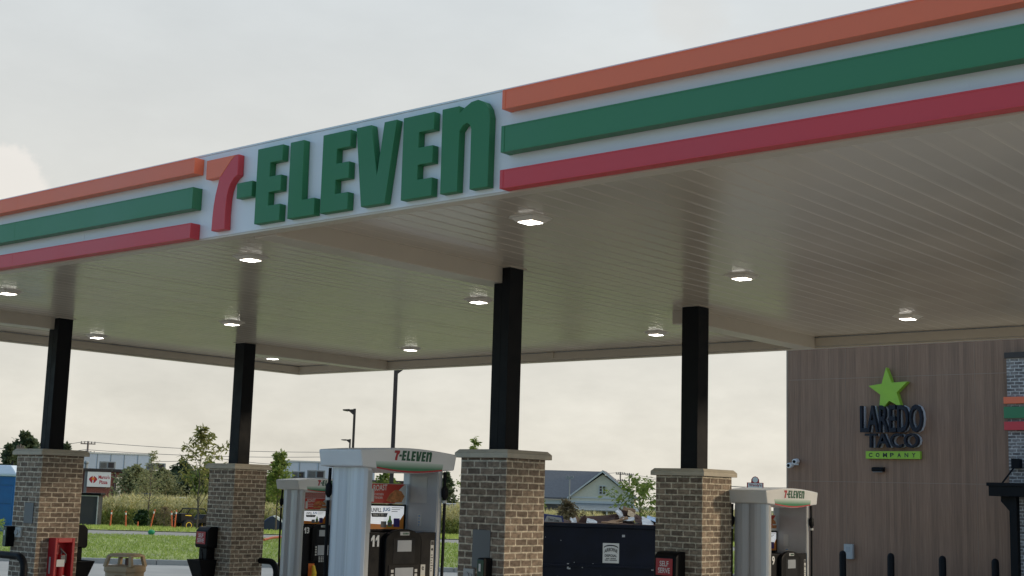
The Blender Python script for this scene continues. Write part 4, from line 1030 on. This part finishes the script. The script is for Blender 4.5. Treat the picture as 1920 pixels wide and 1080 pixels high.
# gabled house
d=200; k=d/2566; p=gp(1130,d); rz=facing(p)-.06
hs=thing('gabled_house','cream clapboard house with a grey shingle roof and one gable window, seen over the dumpster','house',p,rz)
zr=at(1130,885,d).z-p.z; ze=at(1065,930,d).z-p.z
gw=58*k
mb=MB(); mb.prism([(-gw,0),(gw,0),(gw,ze),(0,zr-.35),(-gw,ze)],0,9,'y'); mb.build('gable_wall',mt['cream'],hs)
mb=MB()   # roof slabs of the gable and the long main roof
ov=.55
mb.prism([(-gw-ov,ze-.42),(0,zr-.03),(gw+ov,ze-.42),(gw+ov,ze-.17),(0,zr+.25),(-gw-ov,ze-.17)],-.5,9.5,'y')
ml=150*k
mb.prism([(.2,ze-.5),(6.2,zr-.05),(12.2,ze-.5),(12.2,ze-.25),(6.2,zr+.18),(.2,ze-.25)],-ml,-.1,'x')
rf=mb.build('roof',mt['roofgrey'],hs)
mb=MB()
for sx in (-1,1):
    mb.prism([(sx*(gw+ov),ze-.44),(0,zr-.06),(0,zr+.2),(sx*(gw+ov),ze-.18)],-.62,-.502,'y')
mb.build('verge_board',mt['creamtrim'],rf)
mb=MB().box(-ml+.3,-gw-.003,.8,11.5,-.3,ze-.9); mb.build('side_wing_wall',mt['darkbrickfar'],hs)
mb=MB(); mb.box(-ml+.2,-gw-.003,.6,.799,ze-1.2,ze-.52); mb.box(-gw-.1,gw+.1,-.12,-.003,ze-.25,ze-.02); mb.box(-gw-.1,gw+.1,-.16,-.003,ze-.95,ze-.62); mb.build('frieze_trim',mt['creamtrim'],hs)
mb=MB().box(-gw,gw,-.10,-.004,ze-1.2,ze-1.0); mb.build('brown_band',mt['bandred'],hs)
wz=at(1130,919,d).z-p.z
mb=MB(); mb.box(-7*k,7*k,-.14,-.004,wz-8.5*k,wz+8.5*k); wf=mb.build('gable_window',mt['creamtrim'],hs)
mb=MB()
for a in (-1,1):
    for b in (-1,0,1): mb.cbox(a*3.1*k,-.15,wz+b*5.0*k,4.4*k,.012,4.2*k)
mb.build('window_pane',mt['glassdark'],wf)
vz=at(1130,896,d).z-p.z
mb=MB().box(-1.8*k,1.8*k,-.08,-.004,vz-3*k,vz+3*k); mb.build('gable_vent',mt['cream'],hs)
pz=at(1110,944,d).z-p.z
mb=MB(); mb.add([(-gw-1,-4,pz-.9),(gw+1,-4,pz-.9),(gw,-.01,pz),(-gw,-.01,pz),(-gw-1,-4,pz-1.0),(gw+1,-4,pz-1.0)],[(0,1,2,3),(4,5,1,0),(4,0,3),(1,5,2),(4,3,2,5)]); mb.build('porch_roof',mt['acunit'],hs)
mb=MB()
for i in range(6): mb.box(-gw+i*gw*.4-.1,-gw+i*gw*.4+.1,-3.9,-3.7,-.2,pz-1.0)
mb.build('porch_post',mt['creamtrim'],hs)
mb=MB().box(-gw+.3,gw-.3,-.06,-.004,.6,pz-1.2); mb.build('porch_window',mt['glassdark'],hs)
# slim mast with lines in front of the house
def mast(name,label,cat,px,py,d,r,mat,arms=(),group=None):
    p=gp(px,d); t=thing(name,label,cat,p,facing(p),group); h=at(px,py,d).z-p.z
    mb=MB().tube([(0,0,-.3),(0,0,h)],[r,r*.75],10); mb.build('shaft',mat,t,smooth=True)
    for z,w in arms:
        mb=MB(); mb.box(-w,w,-.08,.08,h-z-.07,h-z+.07)
        for x in (-w*.9,-w*.45,w*.45,w*.9): mb.tube([(x,0,h-z+.07),(x,0,h-z+.32)],.06,6)
        mb.build('cross_arm',mat,t)
    return t,h
mast('utility_pole','slim pale service mast in front of the gabled house','pole',1068,893,185,.1,mt['acunit'],((.25,.5),),'utility poles')
mast('utility_pole','wooden utility pole with two cross arms behind the spreading young tree, left one','pole',1163,885,230,.14,mt['wood'],((.35,.75),(1.45,.8)),'utility poles')
mast('utility_pole','wooden utility pole right beside the two armed pole, slightly shorter','pole',1180,887,250,.14,mt['wood'],((.35,.75),),'utility poles')
mast('utility_pole','wooden utility pole behind the brick pizza shop','pole',160,827,190,.16,mt['wood'],((.35,.95),(1.6,.95)),'utility poles')
mast('utility_pole','thin utility pole before the big dark tree at far left','pole',33,832,165,.1,mt['wood'],((.5,.4),),'utility poles')
def wire(label,pts,d0,sag=.6):
    P=[at(px,py,d0+(dd if len(q)>2 else 0)) for q in pts for (px,py,dd) in [(q+(0,))[:3] if len(q)==2 else q]]
    out=[]
    for a,b in zip(P,P[1:]):
        for i in range(12):
            u=i/12; w=a.lerp(b,u); w.z-=sag*4*u*(1-u); out.append(w)
    out.append(P[-1]); mb=MB().tube(out,.035,5); tag(mb.build('power_line',mt['wire']),label,'power line','power lines across the sky')
wire('upper power line running right from the pole behind the pizza shop',[(-120,836),(160,828),(740,846)],188)
wire('lower power line running right from the pole behind the pizza shop',[(-120,846),(160,843),(740,853)],186)
wire('lowest slack power line behind the tall young tree',[(160,845),(400,858),(740,862)],187,.9)
wire('power line meeting the top arm of the two armed pole',[(880,880),(1163,886),(1500,918)],229)
wire('power line below the top one, right of the two armed pole',[(1163,899),(1500,926)],229)
wire('power line at the lower arm height right of the shorter pole',[(1180,893),(1500,914)],249)

# light poles with flat heads
def lamp(label,px,py,d,side,r,armlen):
    p=gp(px,d); t=thing('light_pole',label,'light pole',p,facing(p),'bronze car park light poles'); h=at(px-2,py,d).z-p.z
    mb=MB().box(-r,r,-r,r,-.3,h); mb.build('pole_shaft',mt['pole'],t,bevel=.01)
    mb=MB().cyl(0,0,-.1,.55,.28,14); mb.build('pole_footing',mt['kerb'],t)
    mb=MB(); s=side
    mb.prism([(s*r,h-.32),(s*(r+.2),h-.16),(s*armlen*.45,h-.12),(s*armlen*.45,h-.05),(s*r,h-.03)],-.05,.05); mb.build('arm',mt['pole'],t)
    mb=MB(); mb.prism([(s*armlen*.42,h-.15),(s*armlen,h-.10),(s*armlen,h-.06),(s*armlen*.42,h-.03)],-.17,.17); hd=mb.build('lamp_head',mt['pole'],t,bevel=.01)
    mb=MB(); mb.prism([(s*armlen*.55,h-.158),(s*armlen*.95,h-.125),(s*armlen*.95,h-.118),(s*armlen*.55,h-.150)],-.13,.13); mb.build('lamp_lens',mt['lgrey'],hd)
lamp('tall bronze light pole rising from behind fuel pump 11 to the canopy edge',734,683,48,1,.072,.75)
lamp('bronze light pole with its head to the left, above the white header of pump 11',659,766,72,-1,.065,.62)
lamp('short distant bronze light pole just left of the other one above pump 11',653,823,116,-1,.07,.75)

# fast food pole sign (plain emblem disc)
p=gp(1416,210); k=210/2566; t=thing('pole_sign','far red and white stepped restaurant sign peeking over fuel pump 9','sign',p,facing(p))
zc=at(1416,905,210).z-p.z
mb=MB().tube([(0,0,-.3),(0,0,zc-.8)],.16,10); mb.build('sign_post',mt['pole'],t)
mb=MB().prism([(-15*k,-10*k),(15*k,-10*k),(15*k,0),(7.5*k,0),(7*k,6*k),(4*k,10*k),(0,11.5*k),(-4*k,10*k),(-7*k,6*k),(-7.5*k,0),(-15*k,0)],-.25,.25,'y'); mb.v=[Vector((v.x,v.y,v.z+zc)) for v in mb.v]; fc=mb.build('sign_cabinet',mt['txtred'],t)
mb=MB().box(-13*k,13*k,-.27,-.255,zc-9*k,zc-1*k); mb.tube([(0,-.255,zc+5*k),(0,-.275,zc+5*k)],5*k,16); mb.build('white_panel',mt['txtwhite'],fc)
mb=MB(); v,f=text_verts("Wendy's",22*k,6*k,.02); mb.add([(-11*k+q[0],-.28,zc-8*k+q[2]) for q in v],f); mb.build('lettering',mt['txtred'],fc,fix=False)

# ------------------------------------------------------------------ things along the verge
p=gp(14,62); p.z=at(14,992,62).z; rz=facing(p)-.45; k=62/2566
pt=thing('portable_toilet','blue portable toilet with a pale translucent roof at the left picture edge','portable toilet',p,rz)
Hh=at(14,893,62).z-p.z
mb=MB().box(-.68,.68,-.68,.68,.05,Hh); mb.box(-.62,.62,-.72,.62,-.5,.049); mb.build('cabin',mt['portablue'],pt,bevel=.03)
mb=MB()
for x0,x1 in ((-.6,-.05),(.05,.6)):
    for z0,z1 in ((.25,1.0),(1.08,1.75),(1.83,Hh-.12)): mb.box(x0,x1,-.705,-.682,z0,z1)
for y0,y1 in ((-.6,-.05),(.05,.6)):
    for z0,z1 in ((.25,1.0),(1.08,1.75),(1.83,Hh-.12)): mb.box(.682,.705,y0,y1,z0,z1)
mb.build('cabin_panel',mt['portablue'],pt,bevel=.01)
mb=MB(); a=.75; b=.35
mb.add([(-a,-a,Hh),(a,-a,Hh),(a,a,Hh),(-a,a,Hh),(-a,-a,Hh+.1),(a,-a,Hh+.1),(a,a,Hh+.1),(-a,a,Hh+.1),(-b,-.5,Hh+.46),(b,-.5,Hh+.46),(b,.5,Hh+.46),(-b,.5,Hh+.46)],[(0,3,2,1),(0,1,5,4),(1,2,6,5),(2,3,7,6),(3,0,4,7),(4,5,9,8),(5,6,10,9),(6,7,11,10),(7,4,8,11),(8,9,10,11)]); mb.build('toilet_roof',mt['portaroof'],pt,bevel=.03)
mb=MB().tube([(.3,-.3,Hh+.4),(.3,-.3,Hh+.62)],.05,8); mb.build('vent_pipe',mt['black'],pt)
# weeds by the toilet
leaf_tree('weed_clump','tall pale weed clump in front of the blue toilet','plant',gp(4,52),top_h(4,975,52),dome(.45),260,.22,mt['grass'],.012,7,.4,'',41,.2,.05)
# dark screened enclosure
d=84; p=gp(167,d); k=d/2566; t=thing('utility_enclosure','dark mesh sided utility enclosure with a pale metal frame, before the corn','enclosure',p,facing(p)-.2)
h_=at(167,924,d).z-p.z; w_=19*k
mb=MB().box(-w_,w_,0,1.2,.0,h_-.14); mb.build('mesh_panel',M('dark mesh',(.045,.045,.047),.8,var=.1),t)
mb=MB()
for x in (-w_,w_-.06): mb.box(x,x+.06,-.03,-.004,0,h_-.14)
mb.box(-w_+.061,w_-.061,-.03,-.004,h_-.2,h_-.141)
mb.build('frame',mt['lgrey'],t)
mb=MB().box(-w_-.12,w_+.12,-.1,1.3,h_-.139,h_); mb.build('lid',mt['bezel'],t,bevel=.02)
d=80; p=gp(145.5,d); t=thing('barricade','narrow red and white striped barricade at the right edge of the leftmost column','barricade',p,facing(p)); h_=at(145,956,d).z-p.z
mb=MB()
for i in range(6): mb.box(-.18,.18,-.03,.03,.1+(h_-.1)*i/6,.1+(h_-.1)*(i+1)/6-.002,mi=i%2)
mb.box(-.2,-.14,-.2,.2,-.1,.099); mb.box(.14,.2,-.2,.2,-.1,.099)
mb.build('striped_board',[mt['txtwhite'],mt['signred']],t)
# orange stakes
first=None
for px,py,lab_,tilt in ((213,957,'leftmost orange stake, nearest the dark enclosure',.02),(241,958,'orange stake just left of the ball shaped shrub',-.03),(264,978,'short orange stake stub under the ball shaped shrub',.0),(290.5,955,'orange stake right of the ball shaped shrub, leaning slightly',.10),(333.5,956,'rightmost orange stake, near the utility vehicle',.03),(327,958,'orange stake close beside the rightmost one',-.05)):
    d=78; p=gp(px,d); t=thing('orange_stake',lab_,'stake',p,facing(p),'orange marker stakes'); h=at(px,py,d).z-p.z
    mb=MB().tube([(-tilt*h,0,-.1),(0,0,h*.5),(tilt*h,0,h)],[.045,.04,.036],8); mb.build('stake_post',mt['orangestake'],t,smooth=True)
    if h>.6:
        mb=MB().tube([(tilt*h*.55,0,h*.80),(tilt*h*.7,0,h*.90)],.043,8); mb.build('reflective_band',mt['txtwhite'],t)
        mb=MB().cyl(-tilt*h,0,-.05,.05,.16,10); mb.build('stake_foot',mt['orangestake'],t)
# green ball on the path
p=gp(290.5,61); mb=MB().ball((0,0,0),.14,sx=1.2,sz=.85,n=8); o=mb.build('green_marker',M('green marker',(.02,.32,.10),.5),smooth=True); o.location=p+Vector((0,0,.19)); tag(o,'small bright green marker lying on the path edge','marker')
# orange tube on the lawn
a_=at(494,1019,56); b_=at(528,1015,58); a_.z=zg(a_.x,a_.y)+.2; b_.z=zg(b_.x,b_.y)+.24
mb=MB().tube([a_,a_.lerp(b_,.5)+Vector((0,0,.03)),b_],.05,8); tag(mb.build('sediment_sock',mt['orangestake'],smooth=True),'orange red tube lying on the lawn beside fuel pump 13','tube')
# utility vehicle
d=84; p=gp(372,d); k=d/2566; t=thing('utility_vehicle','black and yellow off road utility vehicle parked behind the second column','vehicle',p,facing(p)+.5)
mb=MB().prism([(-1.25,.45),(1.2,.45),(1.3,.75),(.9,.95),(.3,.95),(.1,.7),(-.4,.7),(-.55,1.0),(-1.3,1.0)],-.55,.55); mb.build('body',mt['black'],t,bevel=.03)
mb=MB()
for y in (-.56,.53): mb.prism([(-.6,.86),(-1.0,.88),(-1.0,.92),(-.62,.92)],y,y+.03)
mb.build('side_stripe',mt['yellow'],t)
mb=MB()
for y in (-.5,.5): mb.tube([(.5,y,.95),(.25,y*.9,1.28),(-.65,y*.9,1.28),(-.85,y,1.0)],.035,8)
for x in (.25,-.65): mb.tube([(x,-.45,1.28),(x,.45,1.28)],.03,8)
mb.build('roll_cage',mt['black'],t)
for x in (-.85,.85):
    for y in (-.62,.62):
        mb=MB().tube([(x,y-.14,.33),(x,y-.13,.33),(x,y+.13,.33),(x,y+.14,.33)],[.27,.33,.33,.27],18); w=mb.build('wheel',mt['tire'],t)
        mb=MB().tube([(x,y-.15,.33),(x,y+.15,.33)],.19,14); rm_=mb.build('rim',mt['yellow'],w); mb=MB().tube([(x,y-.158,.33),(x,y+.158,.33)],.15,14); mb.build('hub',mt['black'],w)
# tarped bundles and a dark rail behind pump 13
for px,w,py,lab_ in ((516,26,967,'navy tarp covered bundle with a white top, right of the second column'),(536,15,972,'smaller navy tarp covered bundle against the side of fuel pump 13')):
    d=80; p=gp(px,d); k=d/2566; t=thing('covered_bundle',lab_,'bundle',p,facing(p),'tarp covered bundles'); h=at(px,py,d).z-p.z; w_=w*k
    pr=[(-w_*.75,-.1),(-w_*.78,h*.35),(-w_*.6,h*.72),(-w_*.2,h*.97),(w_*.15,h),(w_*.55,h*.8),(w_*.75,h*.45),(w_*.78,-.1)]
    mb=MB().prism(pr,-.5,.5); mb.build('tarp_cover',mt['tarp'],t,bevel=.12,seg=3,smooth=True)
    if w>20:
        mb=MB().prism([(-w_*.02,h*.985),(w_*.2,h*1.02),(w_*.58,h*.84),(w_*.74,h*.58),(w_*.40,h*.74)],-.515,.3); mb.build('white_cover',mt['txtwhite'],t,bevel=.02)
d=92; p=gp(516,d); k=d/2566; t=thing('equipment_rail','dark rail carrying three yellow caps behind the tarp covered bundles','rail',p,facing(p))
zr=at(516,956,d).z-p.z
mb=MB(); mb.box(-26*k,26*k,-.05,.05,zr-.06,zr+.02); 
for x in (-22,-8,8,22): mb.box(x*k-.05,x*k+.05,-.05,.05,-.2,zr-.061)
mb.build('rail_frame',mt['black'],t)
for x in (-14,0,14):
    mb=MB().box((x-5)*k,(x-.5)*k,-.1,.1,zr+.021,zr+.14); mb.build('block',mt['black'],t)
    mb=MB().tube([((x+2)*k,0,zr+.021),((x+2)*k,0,zr+.16)],[.07,.05],8); mb.build('yellow_cap',mt['yellow'],t)
# parked cars half hidden behind the corn
def car(label,px,d,mat,rot,py):
    p=gp(px,d); p.z=at(px,py,d).z-1.45; t=thing('parked_car',label,'car',p,facing(p)+rot,'cars parked beyond the corn')
    mb=MB(); prof=[(-2.2,.35),(2.2,.35),(2.25,.7),(1.9,.88),(.95,.95),(-1.6,.98),(-2.2,.9)]
    mb.prism(prof,-.88,.88); mb.build('body',mat,t,bevel=.06,smooth=True)
    mb=MB(); q=lambda x0,x1,y,z:[(x0,-y,z),(x1,-y,z),(x1,y,z),(x0,y,z)]
    vs=q(-1.65,1.0,.82,.93)+q(-1.1,.25,.62,1.42); fs=[(4,5,6,7),(0,1,5,4),(1,2,6,5),(2,3,7,6),(3,0,4,7)]; mb.add(vs,fs); mb.build('windows',mt['glassdark'],t,bevel=.03)
    mb=MB().add(q(-1.1,.25,.63,1.424)+q(-1.0,.15,.55,1.46),[(0,3,2,1),(4,5,6,7),(0,1,5,4),(1,2,6,5),(2,3,7,6),(3,0,4,7)]); mb.build('car_roof',mat,t,bevel=.015)
    for x in (-1.35,1.4):
        for y in (-.8,.8): mb=MB().tube([(x,y-.1,.32),(x,y+.1,.32)],.32,16); mb.build('wheel',mt['tire'],t)
mtcar=M('pale silver car paint',(.55,.57,.60),.25,metal=.3,var=.02); mtcar2=M('dark blue car paint',(.03,.06,.12),.25,metal=.2,var=.02)
car('pale silver car beyond the corn, left of the second brick column',352,117,mtcar,.3,933)
car('dark blue car beyond the corn near the willows',283,117,mtcar2,-.2,925)
car('pale car beyond the corn between fuel pump 11 and the middle column',846,125,mtcar,.9,944)

# ------------------------------------------------------------------ sky and sun
EL,AZ=R(11),math.atan2(.80,.60)      # azimuth measured from +Y toward +X
w=bpy.data.worlds.new('World'); sc.world=w; w.use_nodes=True; nt=w.node_tree; N=nt.nodes; L=nt.links
bg=N['Background']; bg.inputs['Strength'].default_value=1.0
sky=N.new('ShaderNodeTexSky'); sky.sky_type='NISHITA'; sky.sun_disc=False; sky.sun_elevation=EL; sky.sun_rotation=AZ; sky.air_density=1.0; sky.dust_density=.8; sky.ozone_density=3.0
sk=N.new('ShaderNodeVectorMath'); sk.operation='SCALE'; sk.inputs['Scale'].default_value=.15; L.new(sky.outputs[0],sk.inputs[0])
tc=N.new('ShaderNodeTexCoord'); sp=N.new('ShaderNodeSeparateXYZ'); L.new(tc.outputs['Generated'],sp.inputs[0])
def math_(op,a,b=None,c=None):
    n=N.new('ShaderNodeMath'); n.operation=op
    for i,x in enumerate((a,b,c)):
        if x is None: continue
        if isinstance(x,(int,float)): n.inputs[i].default_value=x
        else: L.new(x,n.inputs[i])
    return n.outputs[0]
def rng_(x,a,b,c,d,smooth=False):
    n=N.new('ShaderNodeMapRange'); n.interpolation_type='SMOOTHSTEP' if smooth else 'LINEAR'
    L.new(x,n.inputs[0]); 
    for i,v in enumerate((a,b,c,d)): n.inputs[i+1].default_value=v
    return n.outputs[0]
el=sp.outputs[2]
# thin high overcast, brighter toward the sun and creamier toward the horizon
ze=rng_(el,0.0,.6,0,1,True)
mixc=N.new('ShaderNodeMix'); mixc.data_type='RGBA'; L.new(ze,mixc.inputs[0]); mixc.inputs[6].default_value=(.565,.535,.472,1); mixc.inputs[7].default_value=(.475,.532,.575,1)
sd=N.new('ShaderNodeVectorMath'); sd.operation='DOT_PRODUCT'; L.new(tc.outputs['Generated'],sd.inputs[0]); sd.inputs[1].default_value=(math.sin(AZ)*math.cos(EL),math.cos(AZ)*math.cos(EL),math.sin(EL))
glow=rng_(sd.outputs['Value'],-.6,1,0.97,1.22)
mp=N.new('ShaderNodeMapping'); mp.inputs['Scale'].default_value=(2.6,2.6,6.5); L.new(tc.outputs['Generated'],mp.inputs[0])
n1=N.new('ShaderNodeTexNoise'); n1.inputs['Scale'].default_value=1.6; n1.inputs['Detail'].default_value=7; n1.inputs['Roughness'].default_value=.55; L.new(mp.outputs[0],n1.inputs['Vector'])
cl_=rng_(n1.outputs['Fac'],.35,.68,.965,1.03,True)
n2=N.new('ShaderNodeTexNoise'); n2.inputs['Scale'].default_value=5.5; n2.inputs['Detail'].default_value=8; n2.inputs['Roughness'].default_value=.6; L.new(mp.outputs[0],n2.inputs['Vector'])
low=rng_(el,.02,.16,1.0,.0,True)   # soft hazy clouds low down
fine=math_('ADD',1.0,math_('MULTIPLY',math_('SUBTRACT',n2.outputs['Fac'],.5),math_('ADD',.10,math_('MULTIPLY',low,.40))))
over=rng_(el,.42,.85,1.0,2.2,True)   # brightness added to the unseen overhead sky, to light ground and lawn
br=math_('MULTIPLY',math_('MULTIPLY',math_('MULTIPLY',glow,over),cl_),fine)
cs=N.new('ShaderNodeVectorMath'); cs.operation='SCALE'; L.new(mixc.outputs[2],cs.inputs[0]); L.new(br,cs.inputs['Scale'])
cover=rng_(sp.outputs[1],-.2,.3,.04,.94,True)
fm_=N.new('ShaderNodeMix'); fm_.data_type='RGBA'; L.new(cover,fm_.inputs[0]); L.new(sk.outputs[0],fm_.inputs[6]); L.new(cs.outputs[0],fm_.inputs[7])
# separate cumulus heads: direction, angular radius
last=fm_.outputs[2]
def cumulus(px,py,rad,amp,col,soft=.4):
    global last
    v=(fw+rt*((px-960)/FPX)-up*((py-540)/FPX)).normalized()
    dv=N.new('ShaderNodeVectorMath'); dv.operation='DISTANCE'; L.new(tc.outputs['Generated'],dv.inputs[0]); dv.inputs[1].default_value=v
    nn=N.new('ShaderNodeTexNoise'); nn.inputs['Scale'].default_value=26; nn.inputs['Detail'].default_value=7; nn.inputs['Roughness'].default_value=.62; L.new(tc.outputs['Generated'],nn.inputs['Vector'])
    e=math_('ADD',dv.outputs['Value'],math_('MULTIPLY',math_('SUBTRACT',nn.outputs['Fac'],.5),rad*1.5))
    f=rng_(e,rad*(1-soft),rad,amp,0,True)
    m=N.new('ShaderNodeMix'); m.data_type='RGBA'; L.new(f,m.inputs[0]); L.new(last,m.inputs[6]); m.inputs[7].default_value=(*col,1); last=m.outputs[2]
cumulus(14,352,.030,.42,lin(226,218,210),.28)
cumulus(1290,30,.035,.35,lin(190,188,184),.8)
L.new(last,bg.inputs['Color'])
sl=bpy.data.lights.new('sun','SUN'); sl.energy=1.15; sl.angle=R(4); sl.color=(1,.82,.60); so=bpy.data.objects.new('sun',sl); COL.objects.link(so)
dv=Vector((math.sin(AZ)*math.cos(EL),math.cos(AZ)*math.cos(EL),math.sin(EL))); so.rotation_euler=dv.to_track_quat('Z','Y').to_euler(); so.location=(0,0,30)
sc.view_settings.view_transform='Standard'; sc.view_settings.look='None'; sc.view_settings.exposure=.42; sc.view_settings.gamma=1
sc.cycles.max_bounces=8
